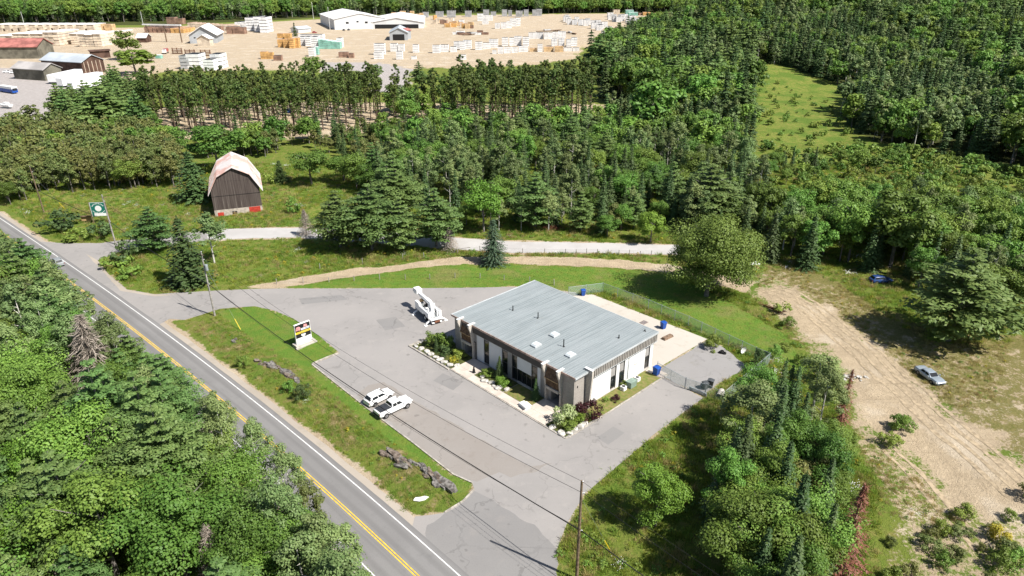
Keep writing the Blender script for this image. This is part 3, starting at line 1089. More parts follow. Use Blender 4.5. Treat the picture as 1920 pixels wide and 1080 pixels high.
def make_car(label, cat, loc, rz, paint='car_white', L=4.6, W=1.85, clr=.28, belt=1.0, hood=.98, nose=.8, deck=1.0, roof=1.65,
             xr0=-2.1, xr1=-1.75, xf1=.35, xf0=1.15, wb=2.7, wr=.34, bed=None, name='parked_car', group=None, rail=None):
    t = empty(name, loc, rz, label, cat, group)
    h = L / 2
    w = W / 2

    def pr(top, ww, bot=clr):
        return [(0, bot), (ww * .88, bot), (ww, bot + .14), (ww * 1.0, (bot + top) / 2 + .02), (ww * .97, top - .10), (ww * .88, top), (0, top + .03)]
    st = [(-h, pr(deck - .12, w * .86, clr + .12)), (-h + .12, pr(deck - .02, w * .95)), (-h + .5, pr(deck, w)), (xr0, pr(max(deck, belt) if not bed else deck, w)),
          ((xr0 + xf0) / 2, pr(belt, w)), (xf0, pr(belt, w)), (xf0 + .25, pr(hood + .02, w * .99)), (h - .75, pr((hood + nose) / 2 + .06, w * .97)), (h - .25, pr(nose + .05, w * .90)), (h, pr(nose - .15, w * .74, clr + .1))]
    st.sort(key=lambda s: s[0])
    loft(st).build('body', paint, t, smooth=38)
    # greenhouse
    bw, rw = w * .90, w * .72
    zb = belt - .02
    c = MB()
    ym = .05
    cab = [(xr0, bw, zb), (xf0, bw * .97, zb), (xf1, rw, roof - .06), (xr1, rw, roof - .06)]
    top = [(xr1 + .12, rw - .14, roof), (xf1 - .12, rw - .14, roof)]
    vs = []
    for s in (1, -1):
        vs += [(x, s * y, z) for x, y, z in cab] + [(x, s * y, z) for x, y, z in top]
    c.add(vs, [(0, 1, 2, 3), (6, 9, 8, 7), (3, 2, 5, 4), (9, 10, 11, 8), (4, 5, 11, 10), (1, 7, 8, 2), (0, 3, 9, 6), (2, 8, 11, 5), (3, 4, 10, 9)])
    c.build('cabin', paint, t, bevel=.05, smooth=30)

    def patch(q, u0, u1, v0, v1, off, n2=1):
        q = [Vector(p) for p in q]

        def at(u, v):
            return q[0].lerp(q[1], u).lerp(q[3].lerp(q[2], u), v)
        nn = (q[1] - q[0]).cross(q[3] - q[0]).normalized() * off
        return [at(u0, v0) + nn, at(u1, v0) + nn, at(u1, v1) + nn, at(u0, v1) + nn]
    for s in (1, -1):
        q = [(cab[0][0], s * cab[0][1], zb), (cab[1][0], s * cab[1][1], zb), (cab[2][0], s * cab[2][1], cab[2][2]), (cab[3][0], s * cab[3][1], cab[3][2])]
        off = .015 * (-s)
        for u0, u1 in (((.10, .47), (.51, .90)) if not bed else ((.08, .44), (.48, .9))):
            g = MB().add(patch(q, u0, u1, .12, .86, off), [(0, 1, 2, 3)])
            g.build('side_window', 'glass', t)
    q = [(xf0, -bw * .97, zb), (xf0, bw * .97, zb), (xf1, rw, roof - .06), (xf1, -rw, roof - .06)]
    MB().add(patch(q, .06, .94, .08, .93, .015), [(0, 1, 2, 3)]).build('windscreen', 'glass', t)
    q = [(xr0, bw, zb), (xr0, -bw, zb), (xr1, -rw, roof - .06), (xr1, rw, roof - .06)]
    MB().add(patch(q, .08, .92, .12, .9, .015), [(0, 1, 2, 3)]).build('rear_window', 'glass', t)
    # wheels
    wrad = wr
    for sx in (-1, 1):
        for s in (1, -1):
            tr = MB().tube([(0, -.11, 0), (0, -.09, 0), (0, .09, 0), (0, .11, 0)], [wrad * .9, wrad, wrad, wrad * .9], 18)
            k = tr.build('wheel', 'rubber', t, smooth=False)
            k.location = (sx * wb / 2, s * (w - .08), wrad)
            r_ = MB().tube([(0, s * .112, 0), (0, s * .118, 0)], [wrad * .64, wrad * .6], 12)
            for a in range(5):
                an = a * 2 * math.pi / 5
                r_.bar((0, s * .121, 0), (wrad * .56 * math.cos(an), s * .121, wrad * .56 * math.sin(an)), .05, .02)
            r_.build('rim', 'rim', k)
            arch = []
            for a in range(9):
                an = math.pi * a / 8
                arch.append((sx * wb / 2 + (wrad + .07) * math.cos(an), wrad + (wrad + .07) * math.sin(an)))
            MB().prism(arch, 'y', s * (w - .02), s * (w + .006)).build('wheel_arch', 'black', t)
    for s in (1, -1):
        MB().box(h - .22, h - .06, s * w * .82 - .2, s * w * .82 + .08 * s, nose - .14, nose + .0).build('headlight', 'lamp_clear', t)
        MB().box(-h + .0, -h + .1, s * w * .78 - .10, s * w * .78 + .10, deck - .42, deck - .14).build('tail_light', 'tail_red', t)
        MB().box(xf0 - .35, xf0 - .15, s * (w + .02), s * (w + .22), belt + .0, belt + .18).build('mirror', paint, t)
    MB().box(-h - .05, -h + .1, -w * .85, w * .85, clr + .10, clr + .34).build('bumper', 'black' if bed else paint, t)
    MB().box(h - .12, h + .02, -w * .6, w * .6, clr + .16, nose - .2).build('grille', 'black', t)
    if bed:
        x0, x1 = bed
        b = MB().box(x0, x1, -w * .84, w * .84, deck + .025, deck + .055)
        for i in range(4):
            xx = x0 + (x1 - x0) * (i + 1) / 5
            b.box(xx - .02, xx + .02, -w * .84, w * .84, deck + .055, deck + .07)
        b.build('bed_cover', 'bed_cover', t)
    if rail:
        for s in (1, -1):
            MB().bar((xr1 + .2, s * rw * .9, roof + .03), (xf1 - .2, s * rw * .9, roof + .03), .05).build('roof_rail', 'grey_metal', t)
    return t


def heading(p, q):
    a, c = G(*p), G(*q)
    return math.atan2(c.y - a.y, c.x - a.x)


hd = heading((722, 771), (762, 752))
pk = G(738, 770)
make_car('white pickup truck with black bed cover parked beside the white hatchback', 'pickup truck', (pk.x, pk.y, .026), hd, L=5.9, W=2.05, clr=.45, belt=1.28, hood=1.22, nose=1.1, deck=1.3, roof=1.95,
         xr0=-.75, xr1=-.6, xf1=.75, xf0=1.45, wb=3.75, wr=.42, bed=(-2.75, -.8), name='pickup_truck')
pk = G(711, 751)
make_car('white compact SUV parked beside the white pickup truck', 'car', (pk.x, pk.y, .026), hd + R(3), L=4.65, W=1.9, clr=.32, belt=1.08, hood=1.05, nose=.9, deck=1.1, roof=1.68, xr0=-2.15, xr1=-1.7, rail=True, name='compact_suv', wr=.36)
pk = GH(1742, 709)
make_car('old silver blue sedan standing alone on the dry grass of the dirt clearing', 'car', pk, heading((1726, 697), (1752, 716)), 'car_silver', L=5.2, W=1.9, clr=.3, belt=.92, hood=.95, nose=.85, deck=.98, roof=1.42, xr0=-1.5, xr1=-1.0, xf1=.35, xf0=1.0, wb=2.95, wr=.33, name='sedan')
pk = GH(1650, 530)
make_car('dark blue car half hidden under the trees at the clearing edge', 'car', pk, R(5), 'car_blue', belt=1.0, roof=1.55, name='parked_car')
pk = road_pt(G(104, 492).y, -1.7)
dxy = road_pt(pk.y + 1, -1.7) - road_pt(pk.y - 1, -1.7)
make_car('grey car driving on the highway beside the tree line', 'car', (pk.x, pk.y, .03), math.atan2(dxy.y, dxy.x), 'grey_metal', belt=1.02, roof=1.6, xr0=-2.1, xr1=-1.7, name='driving_car', rail=True)


# ------------------------------------------------------------------ boom truck bed on outriggers
bt = empty('utility_boom_truck', (*G(805, 595)[:2], .018), heading((826, 606), (790, 575)), 'white utility truck bed with folded boom and outriggers on the lot', 'utility truck')
for s in (1, -1):
    b = MB()
    b.prism([(-2.3, .9), (-1.25, .9), (-1.1, 1.25), (-.3, 1.25), (-.15, .9), (2.9, .9), (2.9, 2.35), (1.4, 2.35), (1.2, 1.95), (-2.3, 1.95)], 'y', s * .75, s * 1.22)
    k = b.build('tool_body', 'car_white', bt, bevel=.02)
    for x in (-2.2, .0, .95, 1.8):
        MB().box(x, x + .68, s * 1.222 - .004, s * 1.222 + .004, 1.3, 1.7).build('locker_door', 'white_paint', k)
MB().box(-2.4, 2.7, -.75, .75, .85, 1.0).build('deck', 'grey_metal', bt)
MB().box(-2.6, 3.0, -.45, .45, .6, .84).build('chassis', 'black', bt)
for x in (-.7,):
    for s in (1, -1):
        k = MB().tube([(x, s * .6, .48), (x, s * 1.12, .48)], .48, 18).build('wheel', 'rubber', bt)
        MB().tube([(x, s * 1.121, .48), (x, s * 1.14, .48)], .26, 12).build('rim', 'white_paint', k)
for x in (-2.45, 2.3):
    for s in (1, -1):
        b = MB().bar((x, s * .5, 1.0), (x, s * 1.75, .35), .2).bar((x, s * 1.75, .4), (x, s * 1.85, .1), .14)
        k = b.build('outrigger', 'car_white', bt)
        MB().box(x - .28, x + .28, s * 1.85 - .28, s * 1.85 + .28, .0, .09).build('foot_pad', 'white_paint', k)
MB().tube([(-1.2, 0, 1.0), (-1.2, 0, 1.5), (-1.2, 0, 2.1)], [.55, .45, .4], 12).build('turntable', 'car_white', bt)
b = MB().box(-1.6, -.8, -.3, .3, 2.1, 3.1).prism([(-1.7, 2.5), (-.7, 2.3), (-.6, 3.0), (-1.6, 3.3)], 'y', -.42, -.3).prism([(-1.7, 2.5), (-.7, 2.3), (-.6, 3.0), (-1.6, 3.3)], 'y', .3, .42)
b.build('boom_head', 'car_white', bt, bevel=.04)
k = MB().bar((-1.2, 0, 3.0), (3.2, 0, 3.1), .5, .62).build('boom', 'car_white', bt, bevel=.04)
MB().bar((2.9, 0, 3.1), (4.4, 0, 3.1), .36, .42).build('boom_extension', 'white_paint', k)
MB().bar((-.9, 0, 2.2), (.9, 0, 2.95), .16).build('lift_cylinder', 'galv', bt)
MB().prism([(3.5, 3.0), (4.7, 3.0), (4.8, 3.9), (3.4, 3.9)], 'y', -.55, .55).build('bucket', 'white_stuff', bt, bevel=.05)
b = MB().box(4.7, 5.3, -.35, .35, 3.0, 3.3)
b.tube([(4.9, -.5, 3.3), (4.9, .5, 3.3)], .18, 10)
b.build('winch', 'grey_metal', bt)
MB().tube([(2.2, -.5, 2.4), (2.2, .5, 2.4)], .3, 10).build('wire_reel', 'wood_raw', bt)
b = MB().box(-2.2, -1.7, .1, .6, 1.0, 1.9).tube([(-2.1, -.5, 1.0), (-2.1, -.5, 2.2)], .12, 8).box(.3, 1.0, -.5, .5, 1.0, 1.45)
b.build('control_station', 'white_paint', bt, bevel=.03)
b = MB().box(-3.1, -2.5, -1.1, 1.1, .9, 1.02).box(-3.05, -2.55, -.9, .9, .3, .4).bar((-2.6, -.9, .3), (-2.6, -.9, 1), .08).bar((-2.6, .9, .3), (-2.6, .9, 1), .08)
b.build('rear_step', 'car_white', bt)
MB().tube([(-2.9, -.5, .45), (-2.9, .4, .45)], .22, 10).build('winch_drum', 'rust', bt)
rngt = random.Random(12)
for i in range(9):
    x, y = rngt.uniform(-2.2, 2.4), rngt.choice([-.45, .0, .45])
    if rngt.random() < .5:
        MB().box(x, x + rngt.uniform(.3, .7), y - .2, y + .2, 1.0, rngt.uniform(1.3, 2.1)).build('deck_box', rngt.choice(['black', 'bin_grey', 'grey_metal']), bt, bevel=.02)
    else:
        MB().tube([(x, y - .2, 1.25), (x + rngt.uniform(-.2, .2), y + .2, 1.3)], rngt.uniform(.15, .28), 10).build('hose_reel', 'black', bt)
for s in (1, -1):
    MB().box(-2.3, 2.9, s * 1.225 - .003, s * 1.225 + .003, .92, 1.0).build('sill_strip', 'bin_grey', bt)
    MB().bar((-2.3, s * 1.0, 2.0), (1.2, s * 1.0, 2.2), .06).build('grab_rail', 'galv', bt)
MB().bar((-.2, .12, 2.4), (2.4, .12, 2.7), .09).build('hose', 'black', bt)

# ------------------------------------------------------------------ signs
sl, sr = G(551, 652), G(590, 637)
sc = (sl + sr) / 2
srot = math.atan2((sr - sl).y, (sr - sl).x)
sg = empty('roadside_sign', (sc.x, sc.y, hz(sc.x, sc.y)), srot, 'tall black, yellow and white business sign on the mown grass by the lot', 'sign')
b = MB().box(-1.9, 1.9, -.75, .75, -.2, .45).box(-2.05, 2.05, -1.0, -.7, -.2, .22)
b.build('base', 'concrete', sg, bevel=.04)
MB().box(-1.5, 1.5, -.17, .17, .45, 4.2).build('cabinet', 'white_stuff', sg, bevel=.02)
zz = [.5, 1.55, 2.35, 2.75, 4.1]
MB().box(-1.42, 1.42, -.186, -.171, zz[0], zz[1] - .02).build('panel', 'white_paint', sg)
k = MB().box(-1.42, 1.42, -.186, -.171, zz[1], zz[2] - .01).build('panel', 'black', sg)
MB().prism([(-.35, 2.15), (-.45, 2.0), (-.3, 1.72), (0, 1.58), (.3, 1.72), (.45, 2.0), (.35, 2.15)], 'y', -.194, -.187).build('emblem', 'white_paint', k)
k = MB().box(-1.42, 1.42, -.186, -.171, zz[2], zz[3] - .01).build('panel', 'yellow', sg)
b = MB()
rng = random.Random(8)
x = -1.1
while x < 1.2:
    wv = rng.uniform(.06, .13)
    b.box(x, x + wv, -.192, -.187, 2.47, 2.62)
    x += wv + .05
tag(b.build('lettering', 'wood_raw', k), kind='stuff')
k = MB().box(-1.42, 1.42, -.186, -.171, zz[3], zz[4]).build('panel', 'black', sg)
MB().prism([(-1.35, 3.05), (-.55, 2.95), (-.4, 3.5), (-.7, 3.75), (-1.2, 3.7)], 'y', -.194, -.187).build('emblem', 'sign_pink', k)
MB().prism([(.15, 3.35), (.95, 3.35), (.8, 3.85), (.3, 3.9)], 'y', -.194, -.187).build('emblem', 'sign_pink', k)
b = MB().box(-.35, 1.3, -.193, -.187, 2.9, 3.28)
b.build('lettering', 'white_paint', k)
b = MB()
x = -.25
while x < 1.2:
    b.box(x, x + .07, -.199, -.194, 2.98, 3.2)
    x += .16
tag(b.build('lettering', 'bin_blue', k), kind='stuff')

gl, gr = G(180, 420), G(204, 420)
gs = empty('green_sign', (*((gl + gr) / 2)[:2], 0), R(8), 'green roadside sign with white round emblem beside the utility pole', 'sign')
wv, zb, zt = 1.95, 2.2, 5.9
for s in (-1, 1):
    MB().box(s * wv - .1, s * wv + .1, -.12, .12, 0, zt).build('post', 'wood_pole', gs)
MB().box(-wv + .1, wv - .1, -.06, .06, zb, zt).build('panel', 'sign_green', gs)
b = MB()
for s0, s1 in ((-wv + .1, wv - .1),):
    b.box(s0, s1, -.09, -.061, zt - .08, zt).box(s0, s0 + .08, -.09, -.061, zb, zt - .09).box(s1 - .08, s1, -.09, -.061, zb, zt - .09)
b.build('border', 'white_paint', gs)
cz = 4.25
MB().prism([(.78 * math.cos(a * math.pi / 10), cz + .78 * math.sin(a * math.pi / 10)) for a in range(20)], 'y', -.075, -.061).build('emblem', 'white_paint', gs)
b = MB()
for i in range(9):
    a = R(150 - i * 15)
    b.box(1.75 * math.cos(a) * .85 - .09, 1.75 * math.cos(a) * .85 + .09, -.075, -.061, cz + .1 + 1.25 * math.sin(a) - .14, cz + .1 + 1.25 * math.sin(a) + .1)
    b.box(1.75 * math.cos(a) * .9 - .09, 1.75 * math.cos(a) * .9 + .09, -.075, -.061, cz - .1 - 1.15 * math.sin(a) - .1, cz - .1 - 1.15 * math.sin(a) + .12)
tag(b.build('lettering', 'white_paint', gs), kind='stuff')
MB().box(-wv * .65, wv - .12, -.10, -.062, 2.25, 3.0).build('panel', 'white_stuff', gs)
p = G(164, 417)
ws = empty('wooden_notice_board', (p.x, p.y, 0), R(10), 'small wooden board sign with a plank roof left of the green sign', 'sign')
MB().box(-1.25, 1.25, -.08, .08, .5, 1.7).build('board', 'wood_raw', ws)
MB().prism([(-.45, 1.7), (.35, 1.7), (.35, 1.8), (-.45, 1.95)], 'x', -1.4, 1.4).build('roof', 'wood_old', ws)
for s in (-1, 1):
    MB().box(s * 1.1 - .07, s * 1.1 + .07, .08, .2, 0, 1.7).build('post', 'wood_old', ws)
b = MB()
for i in range(7):
    b.box(-.95 + i * .26, -.8 + i * .26, -.088, -.081, 1.05 + .06 * (i % 2), 1.25)
tag(b.build('lettering', 'wood_old', ws), kind='stuff')

# ------------------------------------------------------------------ utility poles and wires
POLES = [((84, 403), 13.2, 'wood_pole', 'brown utility pole at the far left of the field by the highway'),
         ((217, 458), 12.4, 'wood_pole_grey', 'grey utility pole next to the green sign'),
         ((403, 592), 13.2, 'wood_pole_grey', 'utility pole with a grey transformer at the tip of the grass island'),
         ((1081, 1086), 13.6, 'wood_pole', 'dark utility pole in the foreground at the lot exit')]
tops = []
for i, (px, h, mt, lb) in enumerate(POLES):
    p = GH(*px)
    t = empty('utility_pole', p, 0, lb, 'utility pole', 'utility poles along the highway')
    lean = ((-.2, .1), (-.25, 0), (-.2, .1), (.0, 0))[i]
    MB().tube([(0, 0, -.3), (lean[0] * .5, lean[1] * .5, h / 2), (lean[0], lean[1], h)], [.19, .16, .12], 8).build('shaft', mt, t)
    dirv = Vector((.83, -.55, 0))
    b = MB()
    for zq, sd in ((h - .1, 0), (h - 1.6, .25), (h - 6.6, .2)):
        b.tube([(lean[0] * zq / h, lean[1], zq), (lean[0] * zq / h + sd + .1, lean[1] - .1, zq + .12)], .06, 6)
    b.build('insulator', 'white_stuff', t)
    if i in (2,):
        MB().tube([(.35, -.15, h - 3.6), (.35, -.15, h - 2.5)], .28, 10).build('transformer', 'galv', t)
    if i in (1, 2):
        b = MB().bar((lean[0] - .6, .3, h - .6), (lean[0] + .6, -.3, h - .6), .1)
        b.build('crossarm', 'wood_pole', t)
    tops.append((p, h, Vector((lean[0], lean[1], 0))))
ext0 = (tops[0][0] + (tops[0][0] - tops[1][0]) * 1.4, 13, Vector((0, 0, 0)))
ext1 = (tops[3][0] + (tops[3][0] - tops[2][0]) * .8, 13.5, Vector((0, 0, 0)))
chain = [ext0] + tops + [ext1]
for wi, (zq, sd, sag, rad, lb) in enumerate(((0, 0, 1.3, .018, 'thin power line strung along the tops of the utility poles'), (1.6, .3, 1.4, .022, 'second power line strung below the pole tops'), (6.6, .25, .9, .055, 'thick black cable strung low along the utility poles'), (6.1, -.2, 1.2, .018, 'thin cable running just above the thick black cable'))):
    root = empty('overhead_line', chain[1][0], 0, lb, 'power line', 'overhead lines along the highway')
    for a, c in zip(chain[:-1], chain[1:]):
        pa = a[0] + a[2] * (1 - zq / a[1]) + Vector((sd, -.1, a[1] - zq))
        pc = c[0] + c[2] * (1 - zq / c[1]) + Vector((sd, -.1, c[1] - zq))
        L = (pc - pa).length
        sg_ = sag * (L / 60) ** 1.5
        pts = [pa.lerp(pc, i / 14) - Vector((0, 0, sg_ * 4 * (i / 14) * (1 - i / 14))) - chain[1][0] for i in range(15)]
        MB().tube(pts, rad, 4).build('wire_span', 'wire', root)
for (pi, px, lb) in ((0, (122, 393), 'guy wire with a yellow guard in the field at the far left'), (2, (451, 616), 'guy wire with a yellow guard on the grass island'), (3, (1143, 1032), 'guy wire with a yellow guard in the tall grass by the foreground pole')):
    p, h, ln = tops[pi]
    q = GH(*px)
    root = empty('guy_wire', q, 0, lb, 'guy wire', 'guy wires of the utility poles')
    a = p + ln + Vector((0, 0, h - 2.2)) - q
    MB().tube([(0, 0, 0), a], .012, 4).build('cable', 'galv', root)
    MB().tube([a.normalized() * .1, a.normalized() * 2.4], .055, 6).build('guard', 'yellow', root)

# ------------------------------------------------------------------ barn
bl_, br_ = G(404, 407), G(492, 402)
bw = 12.2
brot = R(21)
barn = empty('barn', (bl_.x, bl_.y, hz(bl_.x, bl_.y) - .05), brot, 'weathered dark board barn with pale pink gambrel roof', 'barn')
W_, D_ = bw, 18.0


def barn_mats():
    m = bpy.data.materials.new('barn_board')
    nt, nd, lk, bs = nodes_of(m)
    tc = nd.new('ShaderNodeTexCoord')
    mp = nd.new('ShaderNodeMapping')
    mp.inputs['Scale'].default_value = (3.2, 3.2, .12)
    lk.new(tc.outputs['Object'], mp.inputs[0])
    f = pos_noise(nt, 1, 3, .6, mp.outputs[0])
    c = mix(nt, ramp(nt, f, .35, .62), (.055, .040, .036), (.095, .075, .066))
    c = mix(nt, ramp(nt, f, .62, .74), c, (.22, .19, .17))
    lk.new(c, bs.inputs['Base Color'])
    bs.inputs['Roughness'].default_value = .95
    M['barn_board'] = m
    m = bpy.data.materials.new('barn_roof')
    nt, nd, lk, bs = nodes_of(m)
    f = pos_noise(nt, .16, 4, .55)
    g = pos_noise(nt, .5, 3, .5)
    c = mix(nt, ramp(nt, f, .44, .60), (.62, .58, .565), (.58, .37, .315))
    c = mix(nt, ramp(nt, g, .5, .7), c, (.68, .62, .60))
    lk.new(c, bs.inputs['Base Color'])
    bs.inputs['Roughness'].default_value = .5
    M['barn_roof'] = m


barn_mats()
fz = 2.0
gam = [(0, fz), (W_, fz), (W_, 7.0), (W_ * .82, 10.9), (W_ * .5, 13.0), (W_ * .18, 10.9), (0, 7.0)]
MB().box(.0, W_, .0, D_, -.3, fz).build('foundation', 'barn_stone', barn)
MB().prism(gam, 'y', .12, D_ - .1).build('wall', 'barn_board', barn)
# boards on the gable
rngb = random.Random(2)


def gable_z(x):
    t = min(x, W_ - x) / W_
    if t < .18:
        return 7.0 + (10.9 - 7.0) * t / .18
    return 10.9 + (13.0 - 10.9) * (t - .18) / .32


nb = 30
for lo, hi in ((fz - .06, 5.75), (5.78, 9.6), (9.63, 20)):
    for i in range(nb):
        x0, x1 = W_ * i / nb + .012, W_ * (i + 1) / nb - .012
        a, c = min(hi, gable_z(x0) - .05), min(hi, gable_z(x1) - .05)
        if min(a, c) < lo + .2:
            continue
        d = -rngb.uniform(.0, .035) - (.03 if lo < 4 else 0) * 0
        bb = MB().prism([(x0, lo), (x1, lo), (x1, c), (x0, a)], 'y', .05 + d, .118)
        bb.build('board', 'barn_board', barn)
rp = [(-.75, 6.2), (W_ * .165, 11.02), (W_ * .5, 13.2), (W_ * .835, 11.02), (W_ + .75, 6.2)]
names = []
for a, c in zip(rp[:-1], rp[1:]):
    dx, dz = c[0] - a[0], c[1] - a[1]
    L = math.hypot(dx, dz)
    nx, nz = -dz / L * .09, dx / L * .09
    k = MB().prism([a, c, (c[0] + nx, c[1] + nz), (a[0] + nx, a[1] + nz)], 'y', -.55, D_ + .5).build('roof', 'barn_roof', barn)
    bb = MB()
    yv = -.5
    while yv < D_ + .4:
        e = .03 / .09
        bb.prism([(a[0] + nx, a[1] + nz), (c[0] + nx, c[1] + nz), (c[0] + nx * (1 + e), c[1] + nz * (1 + e)), (a[0] + nx * (1 + e), a[1] + nz * (1 + e))], 'y', yv, yv + .05)
        yv += .62
    tag(bb.build('roof_ribs', 'barn_roof', k), kind='stuff')
MB().box(W_ * .72, W_ * .955, -.06, .05, -.3, 1.95).build('door', 'barn_red', barn)
MB().box(W_ * .06, W_ * .185, -.04, .05, -.2, 1.3).build('door', 'barn_red', barn)
k = MB().box(W_ * .36, W_ * .46, -.02, .03, .4, 1.25).build('window', 'glass', barn)
MB().box(W_ * .355, W_ * .465, -.04, -.02, .78, .86).box(W_ * .405, W_ * .415, -.045, -.021, .4, 1.25).build('frame', 'wood_raw', k)
MB().box(.0, W_, -.02, .045, 5.72, 5.81).build('batten', 'black', barn)


# ------------------------------------------------------------------ post and wire fences
def post_fence(px, label, h=1.25, mt='wood_pole_grey'):
    pts = [GH(*p) for p in px]
    root = empty('wire_fence', pts[0], 0, label, 'fence', 'post and wire fences')
    rng = random.Random(len(px))
    for p in pts:
        q = p - pts[0]
        hh = h * rng.uniform(.9, 1.12)
        MB().tube([q + Vector((0, 0, -.2)), q + Vector((rng.uniform(-.06, .06), 0, hh))], .085, 6).build('post', mt, root)
    for zq in (.45, .8, 1.1):
        MB().tube([p - pts[0] + Vector((0, 0, zq)) for p in pts], .012, 3).build('wire', 'wire', root)
    return root


post_fence([(519, 533), (569, 531), (617, 529), (664, 527), (712, 525), (760, 524), (806, 523), (853, 522), (900, 521), (945, 524), (993, 529), (1039, 535)], 'post and wire fence along the grass between lot and dirt track')
bt.scale = (1.12, 1.12, 1.12)
post_fence([(600, 505), (680, 496), (755, 487), (795, 484), (858, 475), (900, 471), (980, 475), (1021, 476), (1060, 476), (1080, 476), (1100, 476), (1120, 477), (1140, 478), (1160, 478), (1180, 478), (1200, 479), (1221, 479)], 'post and wire fence along the white gravel road')
b = MB().bar((0, 0, .9), (3.6, .3, 1.25), .12).bar((0, 0, 0), (0, 0, 1.0), .14)
o = b.build('gate_rail', 'wood_pole_grey')
o.location = GH(853, 474)
tag(o, 'pale wooden rail leaning at the fence beside the lone spruce', 'rail')


# ------------------------------------------------------------------ chain link fence and yard gate
def chain_mat():
    m = bpy.data.materials.new('chain_link')
    nt, nd, lk, bs = nodes_of(m)
    uv = nd.new('ShaderNodeUVMap')
    s = nd.new('ShaderNodeSeparateXYZ')
    lk.new(uv.outputs[0], s.inputs[0])
    fs = []
    for sg_ in (1, -1):
        t = math_n(nt, 'ADD', s.outputs[0], math_n(nt, 'MULTIPLY', s.outputs[1], sg_))
        fs.append(math_n(nt, 'LESS_THAN', math_n(nt, 'FRACT', math_n(nt, 'MULTIPLY', t, 11.0)), .17))
    f = math_n(nt, 'MAXIMUM', fs[0], fs[1])
    bs.inputs['Base Color'].default_value = (.30, .42, .37, 1)
    bs.inputs['Roughness'].default_value = .5
    lk.new(f, bs.inputs['Alpha'])
    M['chain_link'] = m


chain_mat()


def chain_fence(px, label, h=2.1, matn='chain_link', name='chain_link_fence', step=3.2, cat='fence'):
    pts = [GH(*p) if len(p) == 2 else Vector(p) for p in px]
    o0 = pts[0].copy()
    root = empty(name, o0, 0, label, cat)
    for a, c in zip(pts[:-1], pts[1:]):
        n = max(1, round((c - a).length / step))
        for i in range(n):
            s, e = a.lerp(c, i / n) - o0, a.lerp(c, (i + 1) / n) - o0
            s.z = hz(s.x + o0.x, s.y + o0.y) - o0.z
            e.z = hz(e.x + o0.x, e.y + o0.y) - o0.z
            MB().tube([s + Vector((0, 0, -.1)), s + Vector((0, 0, h + .12))], .05, 6).build('post', 'galv', root)
            MB().tube([s + Vector((0, 0, h)), e + Vector((0, 0, h))], .03, 5).build('top_rail', 'galv', root)
            L = (e - s).length
            vs = [s + Vector((0, 0, .05)), e + Vector((0, 0, .05)), e + Vector((0, 0, h)), s + Vector((0, 0, h))]
            k = MB().add(vs, [(0, 1, 2, 3)]).build('mesh_panel', matn, root)
            l = k.data.uv_layers.new(name='UVMap')
            cs = {0: (0, 0), 1: (L, 0), 2: (L, h), 3: (0, h)}
            for lp in k.data.loops:
                l.data[lp.index].uv = cs[lp.vertex_index]
    return root


chain_fence([(1066, 556), (1130, 548), (1215, 580), (1290, 612), (1365, 648), (1441, 683), (1354, 757)], 'green chain link fence around the concrete yard behind the office')
chain_fence([(1322, 741), (1354, 757)], 'short chain link panel between the yard gate and the fence corner', name='chain_link_fence')
g0, g1, g2 = G(1231, 699), G(1284, 729), G(1322, 741)
for a, c, lb in ((g0, g1, 'left leaf of the chain link yard gate beside the blue bin'), (g1, g2, 'right leaf of the chain link yard gate beside the grey bins')):
    L = (c - a).length
    gt = empty('yard_gate', (a.x, a.y, .02), math.atan2((c - a).y, (c - a).x), lb, 'gate')
    b = MB()
    for zq in (.15, 1.95):
        b.tube([(.08, 0, zq), (L - .08, 0, zq)], .035, 6)
    b.build('frame', 'galv', gt)
    for xq in (.05, L * .5, L - .08):
        MB().tube([(xq, 0, 0), (xq, 0, 2.25 if xq < .1 else 2.0)], .05 if xq != L * .5 else .03, 6).build('post', 'galv', gt)
    k = MB().add([(.1, 0, .15), (L - .1, 0, .15), (L - .1, 0, 1.95), (.1, 0, 1.95)], [(0, 1, 2, 3)]).build('mesh_panel', 'chain_link', gt)
    l = k.data.uv_layers.new(name='UVMap')
    cs = {0: (0, 0), 1: (L, 0), 2: (L, 1.8), 3: (0, 1.8)}
    for lp in k.data.loops:
        l.data[lp.index].uv = cs[lp.vertex_index]


# ------------------------------------------------------------------ bins and yard clutter
def bin_(px, label, matn, z=.02, s=1.0, rz=0):
    p = G(*px)
    t = empty('wheeled_bin', (p.x, p.y, z), rz, label, 'bin', 'wheeled bins in the yard')
    b = MB()
    lo, hi = [(-.26, -.3), (.26, -.3), (.26, .28), (-.26, .28)], [(-.34, -.4), (.34, -.4), (.34, .36), (-.34, .36)]
    b.add([(x * s, y * s, .06) for x, y in lo] + [(x * s, y * s, 1.0 * s) for x, y in hi], [(0, 3, 2, 1), (4, 5, 6, 7), (0, 1, 5, 4), (1, 2, 6, 5), (2, 3, 7, 6), (3, 0, 4, 7)])
    b.build('body', matn, t)
    MB().prism([(-.44 * s, 1.005 * s), (.40 * s, 1.005 * s), (.36 * s, 1.08 * s), (0, 1.14 * s), (-.4 * s, 1.08 * s)], 'x', -.37 * s, .37 * s).build('lid', matn, t)
    for q in (-1, 1):
        MB().tube([(q * .22 * s, .34 * s, .12), (q * .3 * s, .34 * s, .12)], .12, 10).build('wheel', 'rubber', t)
    return t


